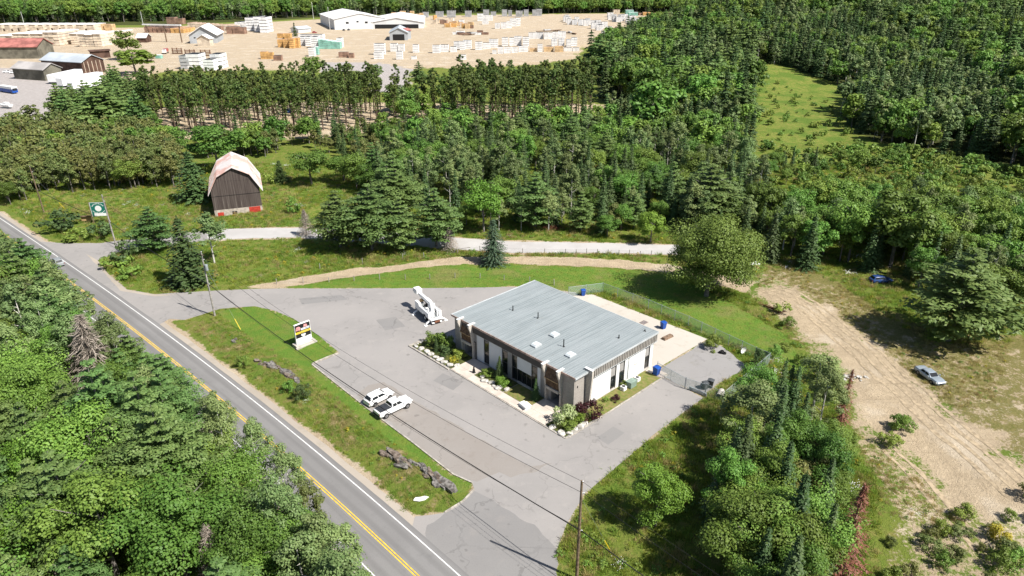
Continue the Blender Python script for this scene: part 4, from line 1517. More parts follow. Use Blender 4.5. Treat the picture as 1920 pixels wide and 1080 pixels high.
bin_((1243, 616), 'blue wheeled bin standing in the middle of the concrete pad', 'bin_blue', .042, 1.25, R(30))
bin_((1093, 554), 'blue wheeled bin at the far back corner of the concrete pad', 'bin_blue', .042, 1.2, R(10))
bin_((1230, 703), 'blue wheeled bin against the office beside the gate', 'bin_blue', .1, 1.35, R(40))
bin_((1321, 729), 'dark grey bin behind the gate, nearer the gate post', 'bin_grey', .018, 1.15, R(20))
bin_((1331, 726), 'dark grey bin behind the gate, nearer the chain link fence', 'bin_grey', .018, 1.25, R(60))


def ac(x, y, label, s=.8):
    t = empty('air_conditioner', BL(x, y, .05), B_ROT, label, 'air conditioner', 'air conditioners along the office wall')
    MB().box(-s / 2, s / 2, -s / 2, s / 2, 0, s * .85).build('case', 'white_stuff', t, bevel=.03)
    k = MB().tube([(0, 0, s * .85), (0, 0, s * .87)], s * .38, 14).build('fan_grille', 'black', t)
    b = MB()
    for i in range(7):
        b.box(-s / 2 - .006, -s / 2, -s * .4, s * .4, .08 + i * .09, .12 + i * .09)
    b.build('louvre', 'grey_metal', t)


ac(10.6, -1.15, 'white air conditioner nearest the road beside the green cabinet')
ac(14.3, -1.05, 'white air conditioner behind the green cabinet by the office wall')
t = empty('transformer_cabinet', BL(12.3, -1.35, .05), B_ROT, 'pale green electrical cabinet between the two air conditioners', 'cabinet')
MB().box(-.75, .75, -.55, .55, 0, .95).build('case', 'green_box', t, bevel=.03)
MB().prism([(-.6, .95), (.6, .95), (.55, 1.05), (-.6, 1.12)], 'x', -.8, .8).build('lid', 'green_box', t)
t = empty('metal_panel', (*G(1308, 737)[:2], .03), heading((1293, 733), (1318, 744)), 'blue grey metal panel lying along the foot of the gate', 'panel')
MB().box(-1.5, 1.5, -.1, .1, 0, .55).build('sheet', 'galv', t)
for xx in (-1.2, 0, 1.2):
    MB().box(xx - .06, xx + .06, -.15, -.1, 0, .6).build('stiffener', 'grey_metal', t)
p = G(1350, 742)
t = empty('concrete_pipe', (p.x, p.y, .35), R(60), 'pale concrete pipe at the corner of the chain link fence', 'pipe')
b = MB()
rn = 14
for i in range(rn):
    a, c = 2 * math.pi * i / rn, 2 * math.pi * (i + 1) / rn
    q = [(r_ * math.cos(t_), r_ * math.sin(t_)) for r_, t_ in ((.5, a), (.5, c), (.4, c), (.4, a))]
    b.prism([(u, v) for u, v in q], 'x', -.9, .9)
b.build('wall', 'concrete', t)
t = empty('satellite_dish', GH(1392, 664), R(30), 'white satellite dish in the weeds beside the chain link fence', 'satellite dish')
b = MB()
b.tube([(0, -.12, .85), (0, .0, .85), (0, .1, .85), (0, .16, .85)], [.62, .5, .3, .05], 16, cap=False)
b.build('dish', 'white_paint', t)
MB().tube([(0, .1, 0), (0, .14, .8)], .04, 6).build('mast', 'galv', t)
t = empty('tire_stack', (*G(1351, 662)[:2], .018), 0, 'dark heap of tires on the rear asphalt beside the weeds', 'tires')
for dx, dy, dz, tl in ((0, 0, .12, 0), (.55, -.25, .12, 0), (.2, -.1, .34, .25)):
    b = MB()
    for i in range(14):
        a, c = 2 * math.pi * i / 14, 2 * math.pi * (i + 1) / 14
        b.prism([(r_ * math.cos(q), r_ * math.sin(q)) for r_, q in ((.36, a), (.36, c), (.2, c), (.2, a))], 'z', -.11, .11)
    k = b.build('tire', 'rubber', t)
    k.location = (dx, dy, dz)
    k.rotation_euler = (tl, 0, 0)
t = empty('timber_stack', (*G(1251, 634)[:2], .042), heading((1242, 638), (1261, 629)), 'low stack of old timbers lying on the concrete pad', 'timber')
for i in range(4):
    MB().box(-1.2, 1.2, -.45 + i * .24, -.25 + i * .24, .0, .2).build('beam', 'wood_old', t)
for i in range(3):
    MB().box(-1.1, 1.15, -.36 + i * .25, -.15 + i * .25, .205, .38).build('beam', 'wood_old', t)
g = empty('drain_grate', (*G(1207, 605)[:2], .042), B_ROT, 'dark drain grate set in the concrete pad', 'grate')
MB().box(-.75, .75, -.55, .55, 0, .012).build('frame', 'rust', g)
for i in range(8):
    MB().box(-.7, .7, -.5 + i * .13, -.44 + i * .13, .012, .03).build('bar', 'grey_metal', g)
# things in the clearing
p = GH(1412, 502)
t = empty('crate', p, R(20), 'wooden crate with a white top beside the big willow', 'crate')
for i in range(4):
    MB().box(-1, 1, -.8, .8, .05 + i * .28, .28 + i * .28).build('board', 'wood_raw', t)
MB().box(-1.05, 1.05, -.85, .85, 1.16, 1.3).build('cover', 'white_stuff', t)
t = empty('rubble_heap', GH(1598, 707), 0, 'heap of white and grey rubble at the edge of the dirt clearing', 'rubble')
rng = random.Random(5)
for i in range(34):
    k = bpy.data.objects.new('stone', ROCKS[rng.randrange(5)])
    COL.objects.link(k)
    k.parent = t
    rr = rng.random() ** .6
    a = rng.uniform(0, 6.3)
    k.location = (rr * 2.6 * math.cos(a), rr * 1.2 * math.sin(a), .1 + .35 * (1 - rr))
    s = rng.uniform(.25, .75)
    k.scale = (s, s * .8, s * .8)
    k.rotation_euler = (rng.uniform(-.3, .3), rng.uniform(-.3, .3), rng.uniform(0, 6))
t = empty('scrap_pile', GH(1448, 580), R(-50), 'dark pile of scrap poles beside the sandy track', 'scrap')
for i in range(7):
    MB().tube([(-2 + rng.uniform(-.5, .5), rng.uniform(-.6, .6), .1 + i * .06), (2 + rng.uniform(-.5, .5), rng.uniform(-.6, .6), .15 + i * .06)], .07, 6).build('pole', 'rust', t)
t = empty('brush_pile', GH(1035, 430), 0, 'reddish brown brush pile at the wood edge by the gravel road', 'brush')
b = MB()
for i in range(140):
    a = rng.uniform(0, 6.3)
    rr = rng.random() ** .5
    p0 = Vector((rr * 3 * math.cos(a), rr * 1.2 * math.sin(a), rng.uniform(.1, 1.3 * (1 - rr * .6))))
    d = Vector((rng.uniform(-1, 1), rng.uniform(-1, 1), rng.uniform(-.3, .5))).normalized() * rng.uniform(.4, 1.1)
    b.tube([p0 - d, p0 + d], .03, 3, cap=False)
tag(b.build('branches', 'rust', t), kind='stuff')
b = MB().add([(-.9, -.3, .12), (-.2, -.45, .18), (.5, -.2, .14), (1.0, .25, .2), (.5, .4, .22), (-.1, .15, .25), (-.7, .2, .16), (-.9, -.3, .03), (-.2, -.45, .03), (.5, -.2, .03), (1.0, .25, .03), (.5, .4, .03), (-.1, .15, .03), (-.7, .2, .03)],
             [(0, 1, 5, 6), (1, 2, 5), (2, 3, 4, 5)] + [(i, (i + 1) % 7, 7 + (i + 1) % 7, 7 + i) for i in range(7)])
o = b.build('plastic_sheet', 'white_stuff')
o.location = GH(789, 937)
tag(o, 'crumpled white sheet lying in the grass below the rock outcrop', 'sheet')


# ------------------------------------------------------------------ rock outcrops on the grass island
def outcrop(pts, label, w=1.6, h=1.1, seed=0, n=14):
    rng = random.Random(seed)
    P = [GH(*p) for p in pts]
    root = empty('rock_outcrop', P[0], 0, label, 'rock', 'rock outcrops between highway and lot')
    segs = list(zip(P[:-1], P[1:]))
    for i in range(n):
        a, c = segs[rng.randrange(len(segs))]
        q = a.lerp(c, rng.random())
        me = rock_mesh('ledge', seed * 50 + i, 3, 1.0, .85)
        me.materials.append(M['rock' if rng.random() < .72 else 'rock_rust'])
        o = bpy.data.objects.new('ledge', me)
        COL.objects.link(o)
        o.parent = root
        o.location = q - P[0] + Vector((rng.uniform(-.6, .6), rng.uniform(-.5, .5), rng.uniform(-.25, .1)))
        s = rng.uniform(.45, 1.15) * w
        d = (c - a)
        o.scale = (s * 1.9, s * .8, h * rng.uniform(.6, 1.1))
        o.rotation_euler = (rng.uniform(-.2, .2), rng.uniform(-.15, .15), math.atan2(d.y, d.x) + rng.uniform(-.3, .3))
    return root


outcrop([(715, 845), (740, 862), (768, 880)], 'dark rock ledge in the island, middle one of the three', 1.3, 1.3, 1, 10)
outcrop([(778, 875), (800, 890), (822, 905), (838, 925)], 'large dark rock ledge at the lower end of the island', 1.6, 1.5, 2, 16)
outcrop([(485, 682), (510, 690), (540, 705), (555, 722)], 'brown grey rock outcrop on the island near the business sign', 1.5, 1.0, 3, 16)
outcrop([(440, 634), (455, 648)], 'small pale boulder on the island near the guy wire', .9, .8, 4, 4)
# ------------------------------------------------------------------ lumber yard
mat('roof_white', (.74, .74, .74), .5, .3, .08, .1)
mat('roof_bluegrey', (.42, .46, .50), .5, .3, .12, .1)
mat('roof_red', (.33, .13, .11), .6, .3, .3, .15)
mat('roof_grey', (.36, .34, .33), .7, .2, .2, .1)
mat('siding_grey', (.36, .38, .40), .7, .2, .1, .1)
mat('siding_white', (.62, .63, .64), .7, .2, .06, .1)
mat('siding_brown', (.10, .06, .045), .8, .2, .3, .3)
mat('siding_olive', (.15, .14, .11), .8, .2, .3, .2)
mat('wrap_white', (.80, .80, .80), .5, .3, .08, .3)
mat('wrap_grey', (.40, .41, .42), .6, .3, .15, .2)
mat('lumber_tan', (.60, .43, .24), .85, .15, .2, .2)
mat('lumber_orange', (.60, .36, .14), .85, .15, .25, .3)
mat('lumber_pale', (.62, .53, .42), .85, .15, .2, .2)
mat('lumber_brown', (.30, .19, .14), .85, .15, .3, .2)
mat('wrap_green', (.22, .46, .38), .6, .3, .2, .3)


def gable(name, label, p0, p1, depth, eave, ridge, wall, roof, cat='building', skew=0.0, over=.8, doors=(), wins=(), along='y', ribs=False):
    """gable-roofed shed: p0-p1 is the front foot line in the photo; the ridge runs along depth ('y') or along the front ('x')"""
    a = G(*p0)
    if p1[0] < 65 and p1[1] < 3:
        c = a + Vector((math.cos(p1[1]), math.sin(p1[1]), 0)) * p1[0]
    else:
        c = G(*p1)
    w = (c - a).length
    t = empty(name, (a.x, a.y, .03), math.atan2((c - a).y, (c - a).x) + skew, label, cat)
    if along == 'y':
        MB().prism([(0, 0), (w, 0), (w, eave), (w / 2, ridge), (0, eave)], 'y', 0, depth).build('wall', wall, t)
        for s in (0, 1):
            e = (-over, eave - over * (ridge - eave) / (w / 2)) if s == 0 else (w + over, eave - over * (ridge - eave) / (w / 2))
            r_ = (w / 2, ridge)
            pts = [e, r_, (r_[0], r_[1] + .35), (e[0], e[1] + .35)]
            MB().prism(pts, 'y', -over, depth + over).build('roof', roof, t)
    else:
        MB().prism([(0, 0), (depth, 0), (depth, eave), (depth / 2, ridge), (0, eave)], 'x', 0, w).build('wall', wall, t)
        for s in (0, 1):
            e = (-over, eave - over * (ridge - eave) / (depth / 2)) if s == 0 else (depth + over, eave - over * (ridge - eave) / (depth / 2))
            r_ = (depth / 2, ridge)
            MB().prism([e, r_, (r_[0], r_[1] + .35), (e[0], e[1] + .35)], 'x', -over, w + over).build('roof', roof, t)
    if ribs:
        n = int(w / 1.4)
        for i in range(n):
            MB().box(i * w / n, i * w / n + .3, -.12, -.02, 0, eave).build('batten', 'lumber_pale' if i % 2 else wall, t)
    for u0, u1, z0, z1, mm in doors:
        MB().box(u0 * w, u1 * w, -.15, -.03, z0, z1).build('door', mm, t)
    for u, z, s_ in wins:
        MB().box(u * w - s_, u * w + s_, -.12, -.03, z - s_ * .6, z + s_ * .6).build('window', 'glass', t)
    return t


gable('warehouse', 'large white gable warehouse at the back of the lumber yard', (628, 56), (58, R(22)), 115, 11.0, 16.5, 'siding_white', 'roof_white', 'warehouse', 0, wins=[(.25, 7, 1.6), (.45, 8, 1.2), (.62, 7, 1.6)])
gable('warehouse_annex', 'long white low roofed hall joined to the right of the large warehouse', (693, 54), (62, R(6)), 120, 6.5, 11.5, 'siding_white', 'roof_white', 'warehouse', 0, doors=[(.1, .9, 0, 4.5, 'black')])
gable('grey_shed', 'grey gable shed with a dark open door in front of the warehouse', (731, 76), (17, R(5)), 40, 7.0, 11.0, 'siding_grey', 'roof_bluegrey', 'shed', .02, doors=[(.18, .82, 0, 5.5, 'black')])
gable('small_grey_annex', 'small grey lean-to with reddish roof beside the grey gable shed', (757, 74), (771, 73), 12, 8, 9.5, 'siding_grey', 'roof_red', 'shed', 0, along='x')
gable('sawmill', 'white walled sawmill with a wide grey gable roof', (357, 82), (407, 81), 40, 7.5, 14.5, 'siding_grey', 'roof_white', 'mill', .0, over=1.5, wins=[(.2, 5, .8), (.8, 5, 1.2)])
gable('sawmill_porch', 'small tan gabled porch in front of the sawmill', (371, 86), (394, 86), 8, 6, 9, 'lumber_pale', 'roof_white', 'porch', 0)
gable('red_roof_shed', 'long dark shed with a faded red metal roof at the left edge', (-70, 111), (74, 110), 22, 8.5, 13.5, 'siding_olive', 'roof_red', 'shed', 0, along='x')
gable('grey_barn', 'weathered grey barn with a pale roof beside the trailers', (86, 152), (126, 148), 26, 6.5, 9.5, 'siding_olive', 'roof_grey', 'shed', .35)
gable('ribbed_shed', 'brown ribbed shed with a pale blue grey roof', (158, 141), (207, 136), 36, 7.8, 11.5, 'siding_brown', 'roof_bluegrey', 'shed', .30, ribs=True)
gable('white_garage', 'small shed with a white roof behind the yard trees', (258, 80), (275, 80), 10, 4.5, 7.5, 'siding_brown', 'roof_white', 'shed', 0, along='x')
gable('small_blue_shed', 'small blue white shed beside the red car in the yard', (560, 62), (583, 60), 12, 4, 6, 'siding_white', 'roof_bluegrey', 'shed', 0, along='x')
gable('dark_lean_to', 'dark brown lean-to beside the brown ribbed shed', (172, 110), (208, 108), 10, 5, 5.6, 'siding_brown', 'siding_brown', 'shed', 0, along='x')


def trailer(p0, p1, label, h=4.0, w=2.9, body='wrap_white'):
    a, c = G(*p0), G(*p1)
    L = (c - a).length
    t = empty('box_trailer', (a.x, a.y, .05), math.atan2((c - a).y, (c - a).x), label, 'trailer', 'white box trailers by the sheds')
    MB().box(0, L, 0, w, 1.1, h).build('box', body, t)
    MB().box(.1, L - .1, .2, w - .2, .8, 1.1).build('chassis', 'black', t)
    for x in (L * .82, L * .9):
        for y in (.1, w - .4):
            MB().tube([(x, y, .5), (x, y + .3, .5)], .5, 12).build('wheel', 'rubber', t)
    MB().box(-.03, -.005, .1, w - .1, 1.2, h - .1).build('door', 'white_paint', t)


trailer((107, 158), (158, 146), 'white box trailer behind the other two trailers', 5.2, 5)
trailer((120, 165), (196, 152), 'white box trailer in the middle of the three trailers', 5.2, 4.5)
trailer((140, 173), (218, 160), 'white box trailer nearest the dark pines', 5.0, 4.5)
trailer((238, 186), (262, 181), 'white box trailer half hidden behind the dark pines, left of two', 4.2, 4)
trailer((262, 196), (284, 190), 'white box trailer half hidden behind the dark pines, right of two', 4.2, 4)
# bus and small vehicles by the left edge
a = G(30, 176)
t = empty('motor_coach', (a.x, a.y, .05), R(150), 'white roofed blue coach parked at the left edge of the yard', 'bus')
MB().box(0, 14, -1.4, 1.4, .6, 2.4).build('body', 'bin_blue', t)
MB().box(0, 14, -1.42, 1.42, 2.4, 3.6).build('upper_body', 'white_paint', t)
MB().box(-.02, .01, -1.2, 1.2, 1.6, 2.9).build('rear_window', 'glass', t)
for x in (2.5, 11):
    for s in (-1, 1):
        MB().tube([(x, s * 1.1, .5), (x, s * 1.45, .5)], .5, 12).build('wheel', 'rubber', t)
a = G(12, 203)
t = empty('boat', (a.x, a.y, .3), R(160), 'white boat standing on the gravel at the left edge', 'boat')
loft([(-3.5, [(0, .5), (.5, .5), (1.2, 1.2), (1.25, 1.6), (0, 1.6)]), (0, [(0, .3), (.7, .5), (1.3, 1.2), (1.35, 1.6), (0, 1.65)]), (2.6, [(0, .6), (.5, .8), (.8, 1.3), (.85, 1.7), (0, 1.75)]), (3.8, [(0, 1.3), (.05, 1.4), (.08, 1.6), (.1, 1.75), (0, 1.8)])]).build('hull', 'white_paint', t)
MB().prism([(-2, 1.6), (1.0, 1.6), (.4, 2.6), (-1.8, 2.6)], 'y', -.8, .8).build('cabin', 'white_stuff', t)
b = MB().box(-2.5, 2, -.8, .8, -.3, .35)
b.build('cradle', 'grey_metal', t)
cars = [((14, 137), 'car_white', 'white pickup parked first in the row beside the grey barn', 0), ((27, 138), 'car_white', 'white pickup parked second in the row beside the grey barn', .1),
        ((8, 232), 'car_white', 'white car parked alone on the gravel behind the leftmost poplars', .2), ((645, 57.5), 'car_dark', 'dark car parked left of two in front of the white warehouse', 1.5), ((654, 57), 'car_dark', 'dark car parked right of two in front of the white warehouse', 1.5),
        ((590, 62), 'car_red', 'dark red car parked beside the small blue shed', .1), ((543, 212), 'car_blue', 'dark blue pickup between the tall pine trunks', .1)]
for px, pt, lb, rz in cars:
    p = G(*px)
    make_car(lb, 'car', (p.x, p.y, .05), rz, pt, L=5.4, W=2.1, belt=1.15, roof=1.85, name='yard_car', group='cars in the lumber yard')
a = G(309, 101)
t = empty('dump_truck', (a.x, a.y, .05), R(-80), 'red and white dump truck parked beside the sawmill', 'truck')
MB().box(0, 2.2, -1.3, 1.3, .9, 2.6).box(-1.2, 0, -1.3, 1.3, .9, 3.4).build('cab', 'white_paint', t, bevel=.1)
MB().box(-.02, .02, -1.1, 1.1, 2.45, 3.2).build('windscreen', 'glass', t)
MB().prism([(-1.5, 1.4), (-7, 1.4), (-7.4, 3.6), (-1.4, 3.6)], 'y', -1.4, 1.4).build('dump_box', 'car_red', t)
for x in (1.2, -4.8, -6):
    for s in (-1, 1):
        MB().tube([(x, s * 1.0, .55), (x, s * 1.35, .55)], .55, 12).build('wheel', 'rubber', t)

# ---- lumber stacks
STK = {}
STACKS = []


def stack_proto(kind, packs, n_across):
    key = (kind, packs, n_across)
    if key in STK:
        return STK[key]
    b = MB()
    body, stick = {'white': ('wrap_white', 'black'), 'grey': ('wrap_grey', 'black'), 'tan': ('lumber_tan', 'lumber_brown'), 'orange': ('lumber_orange', 'lumber_brown'), 'pale': ('lumber_pale', 'lumber_brown'), 'brown': ('lumber_brown', 'black'), 'green': ('wrap_green', 'wrap_white'), 'palewhite': ('lumber_pale', 'wrap_white')}[kind]
    rng = random.Random(packs * 7 + n_across + len(kind))
    for k in range(packs):
        z0, z1 = k / packs, (k + .91) / packs
        for j in range(n_across):
            g = .006
            j0, j1 = j / n_across - .5 + g, (j + 1) / n_across - .5 - g
            ox = rng.uniform(-.012, .012)
            b.box(j0 + ox, j1 + ox, -.5 + rng.uniform(0, .02), .5, z0 + .02, z1, 0)
        b.box(-.47, .47, -.47, .47, z1, z1 + .09 / packs if k < packs - 1 else z1 + .001, 1)
    if kind in ('palewhite',):
        b.box(-.51, .51, -.51, .51, 1.0 - .15 / packs, 1.0, 1)
    me_o = b.build('lumber_stack', [body, stick])
    STK[key] = me_o.data
    bpy.data.objects.remove(me_o)
    return STK[key]


def stack(x0, x1, yt, yb, kind, label, group, depth=4.0, packs=None, rz=0.0):
    p = G((x0 + x1) / 2, yb)
    w = (x1 - x0) * mpp(yb)
    sc_ = mpp(yb)
    h = max(1.6, 1.25 * tall((x0 + x1) / 2, yb, yt) - depth * math.sin(math.atan2(CAM_H, p.y)) * .9)
    packs = packs or max(2, min(5, round(h / 1.15)))
    na = 1 if w < 5 else (2 if w < 9 else 3)
    o = bpy.data.objects.new('lumber_stack', stack_proto(kind, packs, na))
    COL.objects.link(o)
    o.location = (p.x, p.y + depth / 2, .05)
    o.scale = (w, depth, h)
    o.rotation_euler = (0, 0, rz)
    tag(o, label, 'lumber stack', group)
    STACKS.append(((x0 + x1) / 2, label, o))
    return o


gA = 'white wrapped lumber stacks, middle row of the yard'
for q in ((702, 722, 85, 103), (732, 745, 84, 97), (746, 758, 85, 97), (774, 785, 86, 99)):
    stack(*q, 'white', 'white lumber stack in front of the grey gable shed', gA, 5)
for q in ((811, 825, 87, 100), (826, 841, 86, 98), (844, 856, 89, 98), (851, 862, 80, 92), (862, 872, 80, 94), (869, 884, 78, 92), (891, 904, 81, 94), (905, 919, 82, 92), (917, 934, 76, 90), (941, 953, 73, 87), (955, 964, 73, 86), (964, 978, 71, 86), (980, 992, 72, 87)):
    stack(*q, 'white', 'white lumber stack in the long middle row of the yard', gA, 5)
gB = 'white wrapped lumber stacks, row nearest the pines'
for q in ((701, 718, 100, 111), (743, 755, 99, 112), (771, 780, 106, 111.5)):
    stack(*q, 'white', 'white lumber stack in the short front row left of the grass', gB, 4)
stack(859, 874, 104, 112.5, 'white', 'lone white lumber stack on the grass patch near the pines', gB, 3)
for q in ((923, 931, 95, 101.5), (933, 944, 90, 101), (945, 958, 90, 100.5), (959, 971, 90, 99.5), (972, 990, 88, 98), (1008, 1017, 85, 97.5), (1057, 1073, 90, 96.5), (1074, 1086, 90, 96.5)):
    stack(*q, 'white', 'white lumber stack in the front row along the grass', gB, 4)
for q in ((993, 1007, 91, 97), (1020, 1038, 89, 97), (1040, 1056, 88, 98)):
    stack(*q, 'tan', 'bare tan lumber stack in the front row along the dry grass', gB, 4)
gC = 'white wrapped lumber stacks at the right of the yard'
for q in ((991, 1005, 63, 73), (1005, 1019, 63, 73), (1020, 1028, 63, 74), (1028, 1036, 63, 73), (1036, 1047, 62, 73), (1047, 1061, 61, 72), (1034, 1045, 75, 87), (1047, 1058, 74, 87), (1062, 1071, 76, 88), (1071, 1082, 73, 87)):
    stack(*q, 'white', 'white lumber stack in the double row by the dark spruce', gC, 5)
for q in ((928, 938, 45, 54), (939, 950, 44, 54), (950, 960, 42, 53), (956, 968, 37, 50), (964, 976, 36, 49), (895, 906, 28, 40), (906, 915, 30, 39), (915, 924, 30, 39), (904, 916, 38, 46)):
    stack(*q, 'white', 'white lumber stack left of the open sandy middle', gC, 6)
rng = random.Random(77)
for i in range(20):
    tq = i / 19
    x = 1056 + 78 * tq + rng.uniform(-5, 5)
    y = 41 + 16 * tq + rng.uniform(-4.5, 3)
    wq = rng.uniform(7, 12)
    stack(x, x + wq, y - rng.uniform(7, 10), y, 'white', 'white lumber stack in the slanting cluster near the trees', gC, 7)
for i in range(18):
    tq = i / 17
    x = 1140 + 55 * tq + rng.uniform(-4, 4)
    y = 36 + 9 * tq + rng.uniform(-5, 3)
    wq = rng.uniform(7, 11)
    stack(x, x + wq, y - rng.uniform(7, 10), y, 'white', 'white lumber stack in the farthest right cluster', gC, 8)
for q in ((1150, 1162, 20, 29), ):
    stack(*q, 'pale', 'single pale stack standing behind the farthest white cluster', gC, 8)
for q in ((1173, 1188, 20, 27), (1178, 1196, 24, 30)):
    stack(*q, 'green', 'green wrapped stack at the far right end of the yard', gC, 8)
for i in range(9):
    x = 1198 + i * 7.5
    stack(x, x + 6.5, 24 + rng.uniform(-.5, 1), 28.5 + rng.uniform(0, 1), 'orange' if i % 3 else 'brown', 'low orange lumber stack in the farthest row by trees', gC, 10)
for i in range(7):
    x = 1218 + rng.uniform(-5, 28)
    y = 41 + rng.uniform(0, 10)
    stack(x, x + 8, y - 7, y, 'white', 'white stack at the right end of the yard by the wood', gC, 7)
for i in range(5):
    x = 1128 + i * 10
    stack(x, x + 8, 58 + rng.uniform(-3, 2) - i * 1.2, 66 - i * 1.4, 'grey', 'low blue grey stack behind the tall dark spruce', gC, 6)
gD = 'stacks along the far tree line'
for q in ((906, 917, 20, 30), (920, 930, 23, 30), (941, 951, 20, 31), (953, 960, 21, 31), (967, 980, 22, 32), (982, 991, 20, 31), (998, 1006, 20, 30), (1006, 1016, 19, 30), (817, 831, 23, 32), (838, 854, 22, 33), (872, 884, 22, 32), (793, 803, 24, 33)):
    stack(*q, 'grey', 'grey lumber stack in the back row along the far tree line', gD, 8)
for q in ((734, 741, 25, 33), (742, 749, 27, 35), (750, 760, 23, 35), (760, 769, 26, 35), (769, 776, 23, 35), (779, 786, 27, 33), (787, 793, 26, 34)):
    stack(*q, 'tan', 'yellow tan stack in the back row behind the annex', gD, 8)
for i in range(26):
    x = 806 + rng.uniform(0, 82)
    y = 41 + (x - 806) * .18 + rng.uniform(-5, 6)
    stack(x, x + rng.uniform(6, 12), y - rng.uniform(5, 8), y, rng.choice(['orange', 'tan', 'pale', 'white', 'brown']), 'small orange lumber stack in the jumble at the yard centre', 'orange stacks at the yard centre', 6, rz=rng.uniform(-.3, .3))
# left part of the yard: long deep stacks
gE = 'deep lumber rows at the left of the yard'
for i, (x0, x1) in enumerate(((-12, 7), (9, 22), (24, 35), (36, 51), (55, 71), (72, 85), (88, 98), (99, 113), (114, 126), (128, 141), (143, 161), (163, 180))):
    stack(x0 + 1, x1 - 2.5, 46, 59, 'palewhite', 'deep covered lumber stack in the far left row', gE, 26)
for q in ((182, 194, 47, 57), (196, 211, 47, 57)):
    stack(*q, 'tan', 'bare tan lumber stack at the right end of the far left row', gE, 8)
for q in ((-10, 24, 65, 80), (26, 58, 62, 82), (60, 84, 62, 83), (85, 113, 60, 86), (115, 132, 62, 82), (134, 148, 62, 84), (149, 163, 63, 88), (163, 177, 64, 88), (178, 192, 63, 88), (195, 208, 62, 82), (209, 219, 60, 80)):
    stack(*q, 'palewhite', 'deep covered lumber stack in the near left row', gE, 34)
for i in range(9):
    x0 = 271 + i * 8.2
    stack(x0, x0 + 8, 49 + i * .5, 61.5 + i * .1, 'brown' if i < 6 else 'orange', 'brown lumber stack in the block behind the conveyor', 'brown stacks behind the conveyor', 30)
for q in ((313, 329, 34, 45), (329, 343, 36, 46)):
    stack(*q, 'brown', 'brown lumber stack standing alone against the far trees', gD, 10)
for i in range(11):
    x0 = 352 + i * 8
    stack(x0, x0 + 7.8, 43 + i * .6, 51 + i * .7, 'pale', 'pale lumber stack in the long row behind the sawmill', 'pale stacks behind the sawmill', 18)
for q in ((405, 416, 51, 62), (425, 436, 52, 64), (437, 448, 52, 64), (448, 459, 53, 64)):
    stack(*q, 'brown', 'brown ended lumber stack right of the sawmill', 'brown stacks right of the sawmill', 8)
for q in ((441, 452, 42, 52), (453, 464, 42, 52), (462, 480, 36, 58), (478, 490, 35, 60), (488, 502, 36, 62)):
    stack(*q, 'white', 'white stack in the tall block left of open gravel', 'white stacks left of the open gravel', 20)
for q, lb in (((339, 357, 106, 130), 'tall grey white lumber block, first from the left of four'), ((352, 376, 104, 130), 'tall grey white lumber block, second from the left of four'), ((382, 402, 113, 133), 'tall grey white lumber block, third from the left of four'), ((397, 416, 104, 130), 'tall grey white lumber block, rightmost of four')):
    stack(*q, 'grey' if 'first' in lb else 'white', lb, 'four tall blocks in front of the sawmill', 12, 4)
for q in ((521, 532, 76, 89), (532, 543, 76, 90), (543, 552, 75, 91), (552, 561, 74, 90), (520, 532, 64, 72), (533, 545, 64, 73)):
    stack(*q, 'orange', 'orange lumber stack left of the green wrapped block', 'orange stacks left of the green block', 6)
for q in ((489, 502, 99, 111), (502, 512, 100, 111)):
    stack(*q, 'orange', 'orange lumber stack near the pines left of the grey gravel', 'orange stacks near the pines', 4)
for q in ((513, 528, 105, 114),):
    stack(*q, 'brown', 'grey brown pallet stack near the pines', 'orange stacks near the pines', 4)
for i in range(5):
    stack(598 + i * 8, 606 + i * 8, 76 + i, 92, 'green', 'green wrapped stack in the green block', 'green wrapped stacks', 8)
for q in ((562, 572, 71, 86), (573, 583, 71, 87), (584, 597, 72, 91), (632, 641, 74, 90), (560, 606, 66, 76)):
    stack(*q, 'white', 'white wrapped lumber stack beside the green wrapped block', 'white stacks beside the green block', 9)
for q in ((579, 590, 92, 106), (590, 597, 90, 103)):
    stack(*q, 'green' if q[0] > 585 else 'white', 'white and green stack pair standing below the green block' + (', right one' if q[0] > 585 else ', left one'), 'green wrapped stacks', 5)
for q in ((635, 653, 99, 108), (654, 663, 101, 109)):
    stack(*q, 'brown', 'brown timber pile at the edge of the grey gravel', 'brown timber piles', 4)
for i in range(12):
    x = 1102 + rng.uniform(-260, -220) + rng.uniform(-12, 60)
    y = 63 + rng.uniform(-2, 3)
    stack(x, x + rng.uniform(9, 16), y - 4, y, 'brown' if i % 3 else 'white', 'low dark timber pile on the sand beside the orange jumble', 'low timber piles', 4, 2)
# flat trailers and conveyor
for (p0, p1, lb) in (((868, 67), (915, 64), 'long dark flatbed trailer in front of the orange stacks'), ((1006, 61), (1052, 58), 'dark flatbed trailer behind the white double row'), ((1060, 63), (1080, 65), 'flatbed trailer with a grey load right of the white double row')):
    a, c = G(*p0), G(*p1)
    L = (c - a).length
    t = empty('flatbed_trailer', (a.x, a.y, .05), math.atan2((c - a).y, (c - a).x), lb, 'trailer')
    MB().box(0, L, -1.4, 1.4, 1.1, 1.5).build('deck', 'wood_old', t)
    MB().box(0, L, -.5, .5, .7, 1.1).build('chassis', 'rust', t)
    for x in (.72, .8, .88):
        for s in (-1, 1):
            MB().tube([(x * L, s * .9, .5), (x * L, s * 1.35, .5)], .5, 10).build('wheel', 'rubber', t)
    MB().box(L * .3, L * .55, -1.2, 1.2, 1.5, 2.6).build('load', 'wrap_grey', t)
a, c = G(274, 78), G(345, 80)
t = empty('conveyor', (a.x, a.y, 0), math.atan2((c - a).y, (c - a).x), 'long raised white conveyor running to the sawmill', 'conveyor')
L = (c - a).length
MB().box(0, L, -.8, .8, 14.5, 15.6).build('trough', 'roof_white', t)
